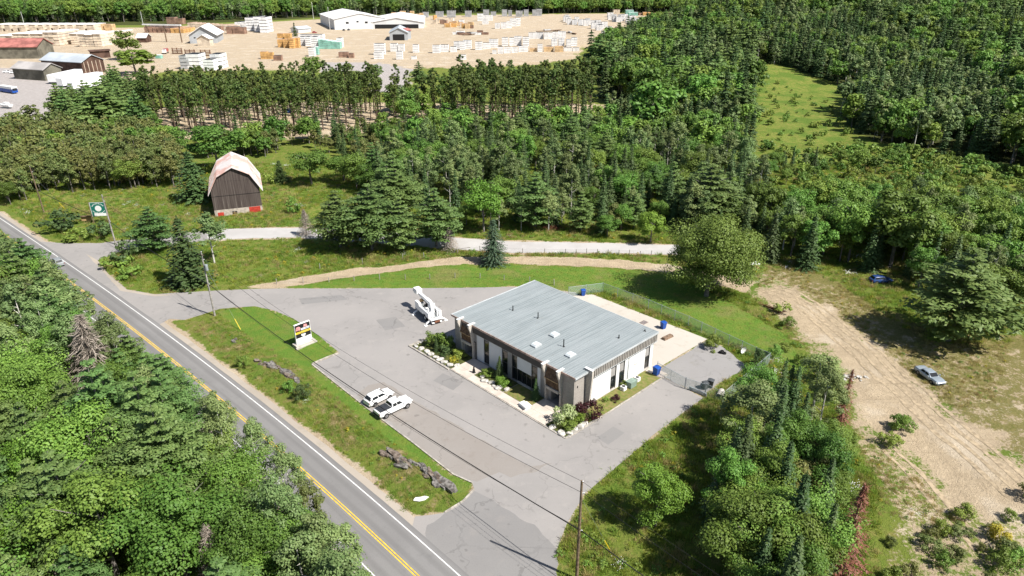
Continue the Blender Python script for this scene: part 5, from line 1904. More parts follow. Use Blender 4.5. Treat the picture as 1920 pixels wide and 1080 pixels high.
for x in (.08, .55, .95):
    MB().bar((x * L, 0, 0), (x * L, 0, 14.5), .8).build('support', 'wood_old', t)
for (x, y, lb) in ((333, 101, 'rusty sawmill machine left of the lumber blocks'), (386, 105, 'rusty sawmill machine in front of the porch'), (357, 104, 'rusty sawmill rack between the machines')):
    p = G(x, y)
    t = empty('sawmill_machine', (p.x, p.y, .05), 0, lb, 'machine', 'rusty machines at the sawmill')
    for i in range(4):
        MB().box(-4, 4, -1 + i * .2, 1, .2 + i * 1.1, .6 + i * 1.1).build('beam', 'rust', t)
    for s in (-3.6, 0, 3.6):
        MB().box(s - .2, s + .2, -.3, .3, 0, 4.6).build('post', 'rust', t)
p = G(297, 110)
t = empty('green_container', (p.x, p.y, .05), 0, 'small pale green container on the yard below the dump truck', 'container')
MB().box(-2.2, 2.2, 0, 3, 0, 2.4).build('body', 'wrap_green', t, bevel=.06)
MB().box(-2.3, 2.3, -.1, 3.1, 2.4, 2.6).build('lid', 'wrap_white', t)
for i, (px, h) in enumerate((((45, 44), 14), ((268, 44), 14), ((588, 36), 22), ((619, 56), 24), ((699, 56), 16))):
    p = G(*px)
    t = empty('yard_pole', (p.x, p.y, 0), 0, ('thin pale pole at the far left tree line', 'thin pale pole behind the left lumber rows', 'pale pole at the tree line left of the warehouse', 'white pole at the near corner of the warehouse', 'thin pole in front of the warehouse annex')[i], 'pole', 'thin poles in the lumber yard')
    MB().tube([(0, 0, 0), (0, 0, h)], [.25, .18], 6).build('shaft', 'white_stuff', t)
    MB().bar((-1.2, 0, h - 1), (1.2, 0, h - 1), .15).build('crossarm', 'wood_pole_grey', t)

ORD = ['first', 'second', 'third', 'fourth', 'fifth', 'sixth', 'seventh', 'eighth', 'ninth', 'tenth', 'eleventh', 'twelfth', 'thirteenth', 'fourteenth', 'fifteenth', 'sixteenth', 'seventeenth', 'eighteenth', 'nineteenth', 'twentieth', 'twenty-first', 'twenty-second', 'twenty-third', 'twenty-fourth', 'twenty-fifth', 'twenty-sixth']
_by = {}
for x, lb, o in STACKS:
    _by.setdefault(lb, []).append((x, o))
for lb, lst in _by.items():
    lst.sort(key=lambda q: q[0])
    if 1 < len(lst) <= 26:
        for i, (x, o) in enumerate(lst):
            pre = 'leftmost ' if i == 0 else ('rightmost ' if i == len(lst) - 1 else '')
            o['label'] = pre + lb if pre else lb + ', ' + ORD[i] + ' from left'
# ------------------------------------------------------------------ vegetation
def leaf_mat(name, ca, cb, trans=.28, hue=.02, val=.22, rough=.55):
    m = bpy.data.materials.new(name)
    nt, nd, lk, bs = nodes_of(m)
    geo = nd.new('ShaderNodeNewGeometry')
    oi = nd.new('ShaderNodeObjectInfo')
    c = mix(nt, geo.outputs['Random Per Island'], ca, cb)
    hs = nd.new('ShaderNodeHueSaturation')
    lk.new(c, hs.inputs['Color'])
    r1 = oi.outputs['Random']
    r2 = math_n(nt, 'FRACT', math_n(nt, 'MULTIPLY', r1, 17.31))
    lk.new(math_n(nt, 'ADD', math_n(nt, 'MULTIPLY', r1, 2 * hue), .496 - hue), hs.inputs['Hue'])
    lk.new(math_n(nt, 'ADD', math_n(nt, 'MULTIPLY', r2, 2 * val), 1.13 - val), hs.inputs['Value'])
    hs.inputs['Saturation'].default_value = 1.0
    lk.new(hs.outputs[0], bs.inputs['Base Color'])
    bs.inputs['Roughness'].default_value = rough
    bs.inputs['Specular IOR Level'].default_value = .25
    if trans:
        tr = nd.new('ShaderNodeBsdfTranslucent')
        hs2 = nd.new('ShaderNodeHueSaturation')
        hs2.inputs['Hue'].default_value = .485
        hs2.inputs['Value'].default_value = 1.3
        lk.new(hs.outputs[0], hs2.inputs['Color'])
        lk.new(hs2.outputs[0], tr.inputs['Color'])
        ms = nd.new('ShaderNodeMixShader')
        ms.inputs[0].default_value = trans
        lk.new(bs.outputs[0], ms.inputs[1])
        lk.new(tr.outputs[0], ms.inputs[2])
        lk.new(ms.outputs[0], nd['Material Output'].inputs['Surface'])
    M[name] = m


leaf_mat('leaf_maple', (.085, .165, .027), (.140, .230, .042), trans=.22, val=.36, hue=.024)
leaf_mat('leaf_bright', (.108, .205, .026), (.155, .255, .036), trans=.22, val=.14)
leaf_mat('leaf_aspen', (.110, .170, .055), (.175, .230, .085), trans=.22, val=.30)
leaf_mat('leaf_olive', (.100, .135, .036), (.155, .172, .056), trans=.22, val=.22, hue=.03)
leaf_mat('leaf_willow', (.095, .150, .028), (.140, .195, .040), trans=.22, val=.1)
leaf_mat('needle_spruce', (.044, .084, .028), (.080, .130, .042), trans=.18, val=.28)
leaf_mat('needle_blue', (.052, .088, .050), (.090, .135, .076), trans=.18, val=.15)
leaf_mat('needle_white_pine', (.082, .150, .042), (.140, .215, .064), trans=.28, val=.22)
leaf_mat('needle_red_pine', (.060, .100, .022), (.105, .145, .036), trans=.22, val=.22)
leaf_mat('leaf_shrub', (.105, .180, .030), (.165, .240, .046), trans=.22, val=.3, hue=.03)
leaf_mat('leaf_barberry', (.034, .010, .012), (.058, .016, .018), val=.1, hue=.0)
leaf_mat('leaf_dogwood', (.22, .30, .10), (.40, .45, .25), val=.1, hue=.0)
leaf_mat('needle_red_dead', (.135, .058, .034), (.22, .105, .062), trans=.1, val=.15, hue=.01)
leaf_mat('twig_grey', (.22, .185, .15), (.32, .28, .235), trans=0, val=.12, hue=.0)
leaf_mat('leaf_yellow', (.30, .28, .03), (.42, .36, .05), val=.1)
leaf_mat('grass_blade', (.145, .235, .032), (.235, .30, .055), trans=.45, val=.3, hue=.035)
leaf_mat('grass_dry', (.27, .25, .085), (.38, .33, .14), trans=.4, val=.25)
mat('bark_brown', (.115, .085, .062), .95, .1, .3, 2)
mat('bark_grey', (.17, .155, .14), .95, .1, .3, 2)
mat('bark_birch', (.46, .44, .40), .9, .1, .3, 3)
mat('bark_pine', (.11, .078, .06), .95, .1, .3, 2)

RS = np.random.RandomState


def unit(v):
    return v / (np.linalg.norm(v, axis=-1, keepdims=True) + 1e-9)


def cards(c, n, l, w, rs, tang=None, fold=.0):
    """rhombus leaves: centres c, normals n, lengths l, widths w"""
    n = unit(n)
    if tang is None:
        tang = rs.normal(size=c.shape)
    t = unit(tang - n * (tang * n).sum(1, keepdims=True))
    b = np.cross(n, t)
    l = np.broadcast_to(np.asarray(l, float).reshape(-1, 1), (len(c), 1))
    w = np.broadcast_to(np.asarray(w, float).reshape(-1, 1), (len(c), 1))
    v = np.stack([c - t * l / 2, c + b * w / 2 + n * fold * w, c + t * l / 2, c - b * w / 2 + n * fold * w], 1).reshape(-1, 3)
    return v


def tree_trunk(h, r, rs, limbs=5, crown0=.4, spread=2.0, top=.85, lean=.3):
    b = MB()
    kx, ky = rs.uniform(-lean, lean, 2)
    pts = [(0, 0, -.3), (kx * .3, ky * .3, h * .3 * top), (kx * .8, ky * .8, h * .65 * top), (kx, ky, h * top)]
    b.tube(pts, [r, r * .8, r * .5, r * .1], 7, cap=False)
    for i in range(limbs):
        a = 2.4 * i + rs.uniform(-.4, .4)
        z = h * (crown0 + (.75 - crown0) * i / max(1, limbs))
        q = spread * rs.uniform(.6, 1)
        b.tube([(kx * .5, ky * .5, z), (q * .5 * math.cos(a), q * .5 * math.sin(a), z + q * .35), (q * math.cos(a), q * math.sin(a), z + q * .8)], [r * .4, r * .28, r * .08], 5, cap=False)
    return b


def sph(n, rs):
    return unit(rs.normal(size=(n, 3)))


def crown_broad(h, r, n, ls, rs, base=.28, K=26, pointy=0.0):
    """lumpy crown of leaf clumps"""
    zc, rz_ = h * (1 + base) / 2, h * (1 - base) / 2
    d = sph(K * 4, rs)
    d = d[d[:, 2] > -.75][:K]
    rad = rs.uniform(.42, .92, (K, 1))
    cc = d * rad * np.array([r, r, rz_]) + np.array([0, 0, zc])
    if pointy:
        cc[:, :2] *= (1 - pointy * np.clip((cc[:, 2] - zc) / rz_, -.6, 1))[:, None]
    cr = rs.uniform(.20, .42, K) * r
    k = rs.randint(0, K, n)
    dd = sph(n, rs)
    dd[:, 2] = np.abs(dd[:, 2]) * rs.choice([1, 1, -.6], n)
    p = cc[k] + dd * cr[k][:, None] * rs.uniform(.55, 1.12, (n, 1)) * np.array([1, 1, .8])
    nn = dd * 1.0 + np.array([0, 0, .35]) + rs.normal(size=(n, 3)) * .32
    s = ls * rs.uniform(.7, 1.4, n)
    return cards(p, nn, s, s * .75, rs)


def crown_spruce(h, r, n_tier, ls, rs, base=.04, droop=.35, gap=0.0, pw=.85):
    V = []
    for i in range(n_tier):
        t = (i + rs.uniform(-.3, .3)) / n_tier
        z = h * (base + (1 - base) * t)
        R_ = r * max(.03, (1 - t)) ** pw * rs.uniform(.82, 1.12)
        nb = max(4, int(7 + 7 * (1 - t)))
        a0 = rs.uniform(0, 6.3)
        for k in range(nb):
            if rs.rand() < gap:
                continue
            a = a0 + 6.283 * k / nb + rs.uniform(-.2, .2)
            L = R_ * rs.uniform(.75, 1.1)
            m = max(2, int(L / ls * 1.5))
            u = (np.arange(m) + rs.uniform(.2, .8, m)) / m
            rr = L * (.12 + .88 * u)
            zz = z - droop * L * u ** 1.5 + .18 * L * np.clip(u - .6, 0, 1)
            c = np.stack([rr * math.cos(a), rr * math.sin(a), zz], 1) + rs.normal(size=(m, 3)) * ls * .12
            side = np.array([-math.sin(a), math.cos(a), 0])
            out = np.array([math.cos(a), math.sin(a), -droop])
            for sg_ in (-1, 1):
                tn = out * .6 + side * sg_ * .8 + np.array([0, 0, -.15])
                cc = c + side * sg_ * ls * .28 * (1.15 - u)[:, None]
                nn = np.array([0, 0, 1.0]) + out * .5 + rs.normal(size=(m, 3)) * .25
                V.append(cards(cc, nn, ls * 1.25 * (1.15 - .4 * u), ls * .5, rs, np.broadcast_to(tn, (m, 3))))
    # leader
    c = np.stack([np.zeros(4), np.zeros(4), h * np.linspace(.95, 1.0, 4)], 1)
    V.append(cards(c, rs.normal(size=(4, 3)) * np.array([1, 1, .1]), ls * 1.5, ls * .4, rs, np.tile([0, 0, 1.0], (4, 1))))
    return np.concatenate(V)


def crown_wpine(h, r, ls, rs, base=.15, whorls=11, dens=1.0):
    """white pine: separate layered plates of foliage on whorls"""
    V = []
    for i in range(whorls):
        t = i / (whorls - 1)
        z = h * (base + (.95 - base) * t)
        R_ = r * (.72 + .28 * t / .25 if t < .25 else max(.10, 1 - ((t - .25) / .80) ** 1.15))
        nb = 6 if t < .8 else 4
        a0 = rs.uniform(0, 6.3)
        for k in range(nb):
            a = a0 + 6.283 * k / nb + rs.uniform(-.35, .35)
            L = R_ * rs.uniform(.6, 1.15)
            for u in (.38, .7, 1.0):
                pr = (.16 + .20 * u) * L * rs.uniform(.7, 1.2) + .22
                m = max(5, int(dens * 46 * (pr / 1.1) ** 1.5))
                d = sph(m, rs)
                d[:, 2] = np.abs(d[:, 2])
                c0 = np.array([L * u * math.cos(a), L * u * math.sin(a), z + .20 * L * u ** 1.6 + rs.uniform(-.15, .15)])
                c = c0 + d * np.array([pr, pr, .42 * pr]) * rs.uniform(.6, 1.05, (m, 1))
                nn = d * .8 + np.array([0, 0, .7]) + rs.normal(size=(m, 3)) * .28
                tn = np.array([math.cos(a), math.sin(a), .4]) + rs.normal(size=(m, 3)) * .6
                V.append(cards(c, nn, ls * rs.uniform(.8, 1.5, m), ls * .6, rs, tn))
    return np.concatenate(V)


def crown_rpine(h, r, ls, rs, base=.56, n=900):
    """red pine: tufted oval crown high on a bare trunk"""
    K = 34
    t = rs.uniform(0, 1, K)
    a = rs.uniform(0, 6.3, K)
    rad = r * np.sin(math.pi * np.clip(.12 + .8 * (1 - t), 0, 1)) * rs.uniform(.35, 1.0, K)
    cc = np.stack([rad * np.cos(a), rad * np.sin(a), h * (base + (1 - base) * t * .98)], 1)
    k = rs.randint(0, K, n)
    dd = sph(n, rs)
    p = cc[k] + dd * r * .26 * rs.uniform(.4, 1.1, (n, 1)) * np.array([1, 1, .7])
    # stray dead-looking twigs down the stem
    m = n // 10
    q = np.stack([rs.normal(size=m) * r * .28, rs.normal(size=m) * r * .28, h * rs.uniform(.25, base, m)], 1)
    p = np.concatenate([p, q])
    dd = np.concatenate([dd, sph(m, rs)])
    s = ls * rs.uniform(.7, 1.3, len(p))
    return cards(p, dd * .8 + np.array([0, 0, .4]) + rs.normal(size=dd.shape) * .3, s * 1.2, s * .6, rs)


def crown_bare(h, r, rs, ls=.5, base=.1, n=420):
    """grey twig sprays of a dead conifer"""
    t = rs.uniform(0, 1, n)
    a = rs.uniform(0, 6.3, n)
    u = rs.uniform(.15, 1, n)
    L = r * (1 - t) ** .8 * u
    c = np.stack([L * np.cos(a), L * np.sin(a), h * (base + (1 - base) * t) - .25 * L], 1)
    tn = np.stack([np.cos(a), np.sin(a), -.3 + 0 * a], 1) + rs.normal(size=(n, 3)) * .35
    return cards(c, rs.normal(size=(n, 3)), ls * rs.uniform(.8, 2.2, n), ls * .13, rs, tn)


# species: (function -> crown vertices, trunk MB), leaf material, bark material
def spec(kind, lod, seed):
    rs = RS(seed * 13 + lod * 7 + sum(map(ord, kind)))
    f = (1.0, .42, .12)[lod]
    g = (1.0, 1.5, 2.7)[lod]
    if kind == 'broadleaf':
        r = 3.6 + .5 * (seed % 3)
        return crown_broad(11, r, int(15000 * f), .215 * g ** 1.15, rs, .22, 30 + 4 * seed), tree_trunk(11, .22, rs, 6, .25, r * .7, .75)
    if kind == 'maple':
        return crown_broad(11, 4.6, int(17000 * f), .23 * g ** 1.15, rs, .12, 36), tree_trunk(11, .26, rs, 6, .2, 3.2, .75)
    if kind == 'aspen':
        return crown_broad(12, 2.5, int(7500 * f), .19 * g ** 1.15, rs, .25, 34, .45), tree_trunk(12, .15, rs, 6, .3, 1.5, .92)
    if kind == 'olive':
        return crown_broad(9, 2.3, int(4200 * f), .24 * g, rs, .10, 30, .3), tree_trunk(9, .14, rs, 5, .2, 1.4, .9)
    if kind == 'willow':
        return crown_broad(14, 7.0, int(60000 * f), .26 * g, rs, .0, 110), tree_trunk(14, .4, rs, 9, .08, 5.0, .7)
    if kind == 'spruce':
        return crown_spruce(12, 2.35 + .25 * (seed % 3), (34, 26, 17)[lod], .34 * g ** .8, rs, .03), tree_trunk(12, .18, rs, 0, .5, 1, .97, .1)
    if kind == 'bluespruce':
        return crown_spruce(11, 3.0, 38, .32, rs, .07, .3, .06, .62), tree_trunk(11, .17, rs, 0, .5, 1, .97, .1)
    if kind == 'white_pine':
        return crown_wpine(16, 4.2 + .4 * (seed % 3), .34 * g, rs, .12 + .04 * seed, 12, (2.2, 1.0, .40)[lod]), tree_trunk(16, .28, rs, 9, .2, 3.0, .97, .25)
    if kind == 'red_pine':
        return crown_rpine(24, 2.6, .55 * (1, 1.15, 1.6)[lod], rs, .55 + .04 * seed, int(2400 * (1, .7, .3)[lod])), tree_trunk(24, .31, rs, 4, .62, 1.6, .97, .35)
    if kind == 'dead_red':
        return np.concatenate([crown_spruce(12, 2.1, 22, .30, rs, .12, .45, .55), crown_bare(12, 2.1, rs, .5, .1, 700)]), tree_trunk(12, .16, rs, 0, .5, 1, .98, .2)
    if kind == 'dead_grey':
        return crown_bare(12, 3.2, rs, .6, .08, 2800), tree_trunk(12, .17, rs, 7, .2, 1.6, .98, .2)
    if kind == 'shrub':
        v = crown_broad(2.6, 1.7, int(1500 * f), .20 * g, rs, .0, 16)
        v[:, 2] = np.maximum(v[:, 2] * 1.12 - .32, .0)
        return v, tree_trunk(1.6, .05, rs, 3, .1, .8, .8, .1)
    raise KeyError(kind)


LEAF = dict(broadleaf='leaf_maple', maple='leaf_bright', aspen='leaf_aspen', olive='leaf_olive', willow='leaf_willow', spruce='needle_spruce', bluespruce='needle_blue', white_pine='needle_white_pine', red_pine='needle_red_pine', dead_red='needle_red_dead', dead_grey='twig_grey', shrub='leaf_shrub')
BARK = dict(broadleaf='bark_grey', maple='bark_grey', aspen='bark_birch', olive='bark_grey', willow='bark_grey', spruce='bark_brown', bluespruce='bark_brown', white_pine='bark_grey', red_pine='bark_pine', dead_red='bark_brown', dead_grey='twig_grey', shrub='bark_brown')
HT = dict(broadleaf=11, maple=11, aspen=12, olive=9, willow=14, spruce=12, bluespruce=11, white_pine=16, red_pine=24, dead_red=12, dead_grey=12, shrub=2.6)
NAME = dict(broadleaf='broadleaf_tree', maple='maple_tree', aspen='aspen_tree', olive='olive_green_tree', willow='willow_tree', spruce='spruce_tree', bluespruce='blue_spruce_tree', white_pine='white_pine_tree', red_pine='red_pine_tree', dead_red='dead_spruce_tree', dead_grey='dead_tree', shrub='shrub')
PROTO = {}


def proto(kind, lod, seed, leafmat=None):
    key = (kind, lod, seed, leafmat)
    if key not in PROTO:
        base = (kind, lod, seed, None)
        if leafmat and base in PROTO:
            cr = PROTO[base][0].copy()
            cr.materials.clear()
            tr = PROTO[base][1]
        else:
            v, tb = spec(kind, lod, seed)
            cr = raw_mesh('crown', v, np.arange(len(v)).reshape(-1, 4))
            to = tb.build('trunk', BARK[kind], smooth=True)
            tr = to.data
            bpy.data.objects.remove(to)
        cr.materials.append(M[leafmat or LEAF[kind]])
        PROTO[key] = (cr, tr)
    return PROTO[key]


def lod_of(d):
    return 0 if d < 125 else (1 if d < 260 else 2)


def plant(kind, x, y, h, label, group=None, w=1.0, seed=None, rz=None, leafmat=None, lod=None, name=None, cat=None, z=None):
    rnd = random.Random(int(x * 131 + y * 17))
    seed = rnd.randrange(3) if seed is None else seed
    d = math.hypot(x, y)
    cr, tr = proto(kind, lod_of(d) if lod is None else lod, seed, leafmat)
    s = h / HT[kind]
    t = empty(name or NAME[kind], (x, y, (hz(x, y) if z is None else z) - .05), rnd.uniform(0, 6.28) if rz is None else rz, label, cat or ('shrub' if kind == 'shrub' else 'tree'), group)
    for nm, me in (('trunk', tr), ('crown', cr)):
        o = bpy.data.objects.new(nm, me)
        COL.objects.link(o)
        o.parent = t
    t.scale = (s * w, s * w, s)
    return t


def plant_px(kind, bx, by, ty, label, wpx=None, **kw):
    """tree with base pixel and top row; wpx = crown width in photo pixels"""
    bx = bx - (bx - 960) / (3300 - by) * (by - ty) * .5
    p = G(bx, by)
    h = tall(bx, by, ty) * .97
    w = 1.0
    if wpx:
        base_w = {'broadleaf': 8.2, 'maple': 9.6, 'aspen': 5.2, 'olive': 5.0, 'willow': 14.5, 'spruce': 5.0, 'bluespruce': 6, 'white_pine': 10.6, 'red_pine': 5.4, 'dead_red': 4.0, 'dead_grey': 6, 'shrub': 3.6}[kind]
        w = wpx * mpp(by) / (base_w * h / HT[kind])
    return plant(kind, p.x, p.y, h, label, w=w, **kw)


# ---- trees that can be singled out
SOLO = [
    ('bluespruce', 925, 494, 406, 66, 'lone blue green spruce standing on the dirt track edge'),
    ('white_pine', 632, 466, 352, 105, 'white pine at the left end of the group by the gravel road'),
    ('white_pine', 692, 470, 337, 118, 'tallest white pine in the group by the gravel road'),
    ('white_pine', 750, 468, 362, 90, 'smaller white pine right of the tallest one by the gravel road'),
    ('white_pine', 815, 462, 345, 100, 'pale green pine at the right end of the group by the gravel road'),
    ('white_pine', 742, 402, 310, 98, 'pine standing just behind the group by the gravel road'),
    ('maple', 906, 434, 333, 84, 'bright yellow green maple behind the lone spruce'),
    ('white_pine', 1005, 428, 316, 90, 'broad dense pine right of the bright maple at the wood edge'),
    ('willow', 1335, 553, 400, 170, 'huge round olive green willow beside the dirt track'),
    ('white_pine', 1332, 425, 300, 140, 'dark layered pine rising behind the huge willow'),
    ('white_pine', 1808, 638, 452, 190, 'large white pine with bare trunk foot at the clearing edge'),
    ('spruce', 358, 376, 278, 84, 'dark spruce left of the barn'),
    ('broadleaf', 402, 322, 222, 110, 'broad tree behind the barn roof'),
    ('white_pine', 283, 470, 382, 86, 'pine left of the dark pair in front of the gravel junction'),
    ('spruce', 343, 533, 402, 96, 'dark drooping spruce in front of the gravel junction'),
    ('aspen', 392, 494, 392, 62, 'thin aspen right of the dark spruce at the gravel junction'),
    ('broadleaf', 580, 345, 272, 78, 'round tree at the field edge right of the barn'),
    ('broadleaf', 642, 340, 286, 66, 'pale round tree second from the barn at the field edge'),
    ('spruce', 524, 340, 297, 44, 'small conifer between the barn and the round field trees'),
    ('maple', 1235, 985, 868, 112, 'bright yellow green bushy tree on the slope by the foreground pole'),
    ('maple', 1222, 455, 398, 60, 'low round bright tree at the gravel road near the willow'),
    ('broadleaf', 1140, 445, 398, 50, 'small leafy tree at the gravel road beside the brush pile'),
    ('spruce', 1480, 775, 682, 52, 'narrow dark spruce beside the pale birch above the sand heap'),
    ('dead_red', 1588, 796, 690, 42, 'small rusty red dead spruce at the sandy bank'),
    ('dead_red', 1600, 1092, 902, 100, 'tall rusty red dead spruce at the bottom of the dirt clearing'),
    ('aspen', 1535, 790, 655, 95, 'pale leafy birch above the small red dead spruce'),
    ('dead_grey', 172, 765, 588, 135, 'bare grey dead conifer in the roadside wood'),
    ('dead_grey', 112, 1092, 1010, 90, 'bare grey dead tree at the bottom left corner'),
    ('dead_grey', 400, 1110, 985, 90, 'bare pale twigs of a dead tree at the bottom of the roadside wood'),
    ('dead_red', 8, 600, 480, 40, 'rusty red dead spruce at the left edge of the roadside wood'),
    ('dead_grey', 572, 442, 392, 38, 'small bare tree at the left end of the pine group'),
    ('dead_grey', 843, 470, 425, 40, 'thin bare young trees beside the gravel road'),
    ('spruce', 1450, 490, 392, 46, 'dark spruce behind the crate, left of two'),
    ('spruce', 1522, 502, 398, 60, 'dark spruce behind the crate, right of two'),
    ('white_pine', 190, 252, 148, 105, 'dark pine in front of the white trailers'),
    ('white_pine', 228, 240, 160, 70, 'dark pine right beside the pine at the trailers'),
    ('olive', 60, 247, 190, 40, 'thin olive poplar on the gravel, left of two'),
    ('olive', 114, 244, 182, 38, 'thin olive poplar on the gravel, right of two'),
    ('broadleaf', 237, 112, 55, 42, 'tall tree in the lumber yard beside the left rows'),
    ('broadleaf', 250, 140, 88, 85, 'wide grey green bushy trees in the lumber yard'),
    ('spruce', 552, 68, 41, 14, 'single dark spruce beside the small blue shed'),
    ('broadleaf', 585, 150, 103, 42, 'light green tree at the yard edge above the red pines'),
    ('aspen', 707, 160, 115, 26, 'slim tree in the gap between the red pine groups'),
    ('white_pine', 785, 165, 112, 32, 'dark pointed pine right of the gap between the red pine groups'),
    ('spruce', 1107, 140, 56, 46, 'tall dark spruce at the right end of the lumber yard'),
    ('spruce', 1430, 128, 62, 46, 'big dark spruce at the upper end of the meadow'),
    ('broadleaf', 1226, 255, 152, 100, 'large round tree beside the small clearing'),
    ('aspen', 1405, 850, 705, 110, 'tall aspen in the lower right wood nearest the gate'),
    ('broadleaf', 1690, 500, 342, 150, 'big leafy tree above the dark blue car'),
    ('broadleaf', 1605, 490, 360, 90, 'leafy tree left of the big one above the dark blue car'),
    ('white_pine', 52, 560, 440, 90, 'tall roadside pine at the left edge just before the grey car'),
    ('white_pine', 100, 592, 486, 80, 'roadside pine hiding part of the grey car on the highway'),
    ('white_pine', 6, 515, 418, 70, 'roadside pine at the very left edge by the highway'),
    ('aspen', 150, 622, 532, 60, 'slim roadside tree reaching over the yellow line near the dead conifer'),
    ('aspen', 408, 862, 720, 70, 'slim pale birch reaching over the yellow line at the roadside'),
    ('aspen', 480, 928, 776, 70, 'tall slim aspen reaching over the yellow line near the road middle'),
    ('aspen', 538, 980, 818, 70, 'tall slim aspen nearest the highway above the bottom edge'),
    ('olive', 580, 1022, 884, 62, 'dark olive tree at the roadside where the yellow line reappears'),
]
for i, (k, bx, by, ty, wp, lb) in enumerate(SOLO):
    plant_px(k, bx, by, ty, lb, wp, seed=i % 3, lod=0 if k == 'willow' else None)

# ---- planting beds by the office
BED = [('shrub', -2.2, 31.0, 2.6, 1.0, 'leaf_shrub', 'tall green bush at the far end of the office bed'), ('shrub', -1.0, 29.0, 3.2, .9, None, 'tall bush beside the left corner of the office'),
       ('shrub', -2.8, 27.0, 1.6, 1.4, 'needle_spruce', 'low dark juniper in the left bed'), ('spruce', -3.2, 28.8, 3.0, 1.2, None, 'small dark spruce in the left bed'), ('shrub', -2.0, 24.6, 1.5, 1.6, None, 'low spreading bush at the first entrance'),
       ('shrub', -3.2, 24.0, 1.0, 1.6, 'leaf_yellow', 'low yellow green plants by the boulders of the left bed'),
       ('spruce', -1.2, 14.8, 4.3, 1.5, None, 'green cedar against the white office panel'), ('shrub', -2.0, 13.0, 1.7, 1.3, 'leaf_bright', 'bright round bush below the green cedar'), ('shrub', -2.2, 16.8, 1.2, 1.5, None, 'low bush at the upper end of the middle bed'),
       ('spruce', -1.2, 6.6, 3.8, 1.3, None, 'slim dark cedar left of the second entrance'),
       ('shrub', -2.6, -.4, 2.9, 1.1, 'leaf_dogwood', 'pale variegated bush at the near corner of the office'), ('shrub', -3.3, -1.7, 1.6, 1.5, None, 'low green bush beside the boulders at the near corner'), ('shrub', -1.2, -1.6, 1.5, 1.5, 'leaf_bright', 'bright low bush between the pale and the dark red bush'),
       ('shrub', .9, -2.0, 2.7, 1.15, 'leaf_barberry', 'dark red barberry bush at the near corner of the office'),
       ('shrub', 6.1, -1.2, .9, 1.0, None, 'small weed bush by the white side wall'), ('shrub', 7.4, -2.3, .9, 1.5, 'leaf_barberry', 'low dark clump on the side strip by the driveway'), ('shrub', 11.3, -.7, 1.1, 1.0, None, 'weeds between the air conditioner and the green cabinet')]
for k, x, y, h, w, lm, lb in BED:
    p = BL(x, y)
    plant(k, p.x, p.y, h, lb, 'bushes in the office beds', w=w, leafmat=lm, lod=0, z=.05, cat='shrub', name='garden_bush' if k == 'shrub' else 'garden_conifer')

# ---- woods, scattered by area
placed = [(G(a[1], a[2]).x, G(a[1], a[2]).y, 3.0) for a in SOLO]
cand = []


def scatter(poly, spacing, mix_, seed, label_, jit=.5, avoid=None, minpd=2.2, hs=1.0, drop=.06):
    rs = RS(seed)
    P = np.array(poly)
    x0, y0 = P.min(0)
    x1, y1 = P.max(0)
    gx, gy = np.meshgrid(np.arange(x0, x1, spacing), np.arange(y0, y1, spacing * .9))
    gx[1::2] += spacing / 2
    X = (gx + rs.uniform(-jit, jit, gx.shape) * spacing).reshape(-1)
    Y = (gy + rs.uniform(-jit, jit, gy.shape) * spacing).reshape(-1)
    ok = sdf(poly, X, Y) < 0
    if avoid is not None:
        for av, m in avoid:
            ok &= sdf(av, X, Y) > m
    fr = np.abs(X) < Y * .80 + 22
    ok &= fr
    X, Y = X[ok], Y[ok]
    nearp = (X > -180) & (X < 240) & (Y < 320)
    dp = np.full(X.shape, 1e9)
    for p in PAVED:
        if nearp.any():
            dp[nearp] = np.minimum(dp[nearp], sdf(p, X[nearp], Y[nearp]))
    okk = dp > minpd
    X, Y = X[okk], Y[okk]
    tot = sum(m[1] for m in mix_)
    clump = fbm(X / 22, Y / 22, seed + 3)
    for x, y, cl in zip(X, Y, clump):
        u = (rs.rand() * .55 + float(np.clip((cl - .3) / .4, 0, 1)) * .45) * tot
        for m in mix_:
            if u < m[1]:
                break
            u -= m[1]
        h = rs.uniform(m[2], m[3]) * hs
        if any(abs(x - a) < r_ and abs(y - b_) < r_ for a, b_, r_ in placed):
            continue
        if rs.rand() < drop:
            continue
        cand.append((m[0], float(x), float(y), float(h), label_, rs.uniform(.85, 1.2)))


def left_of_road(o0, o1, ya, yb):
    n = 24
    return [tuple(road_pt(ya + (yb - ya) * i / n, o0)[:2]) for i in range(n + 1)] + [tuple(road_pt(yb - (yb - ya) * i / n, o1)[:2]) for i in range(n + 1)]


LOFF = -2 * LANE
scatter(left_of_road(LOFF - 3.4, LOFF - 8.5, 36, 190), 3.2, [('aspen', 4, 9, 15), ('broadleaf', 2, 7, 12), ('spruce', .8, 8, 13), ('white_pine', 2, 9.5, 15)], 11, 'in the wood edge along the highway')
scatter(left_of_road(LOFF - 9, LOFF - 75, 30, 190), 5.3, [('white_pine', 5, 9, 18.5), ('maple', 1.5, 8.5, 13), ('broadleaf', 3.6, 7, 14.5), ('spruce', 1.6, 9, 16), ('aspen', 2.4, 9, 16)], 12, 'in the wood left of the highway')
scatter(poly_px([(-60, 300), (0, 262), (110, 252), (260, 262), (350, 285), (345, 352), (250, 355), (120, 362), (60, 372), (-60, 420)]), 3.9, [('olive', 7, 8, 12), ('broadleaf', 2, 7, 10)], 13, 'in the olive wood behind the field')
scatter(poly_px([(350, 285), (480, 270), (560, 262), (900, 240), (900, 262), (720, 330), (640, 300), (560, 268), (500, 300), (400, 300)]), 5.0, [('broadleaf', 4, 7, 12), ('olive', 3, 6, 10), ('spruce', 2, 8, 12)], 14, 'in the thicket below the red pines')
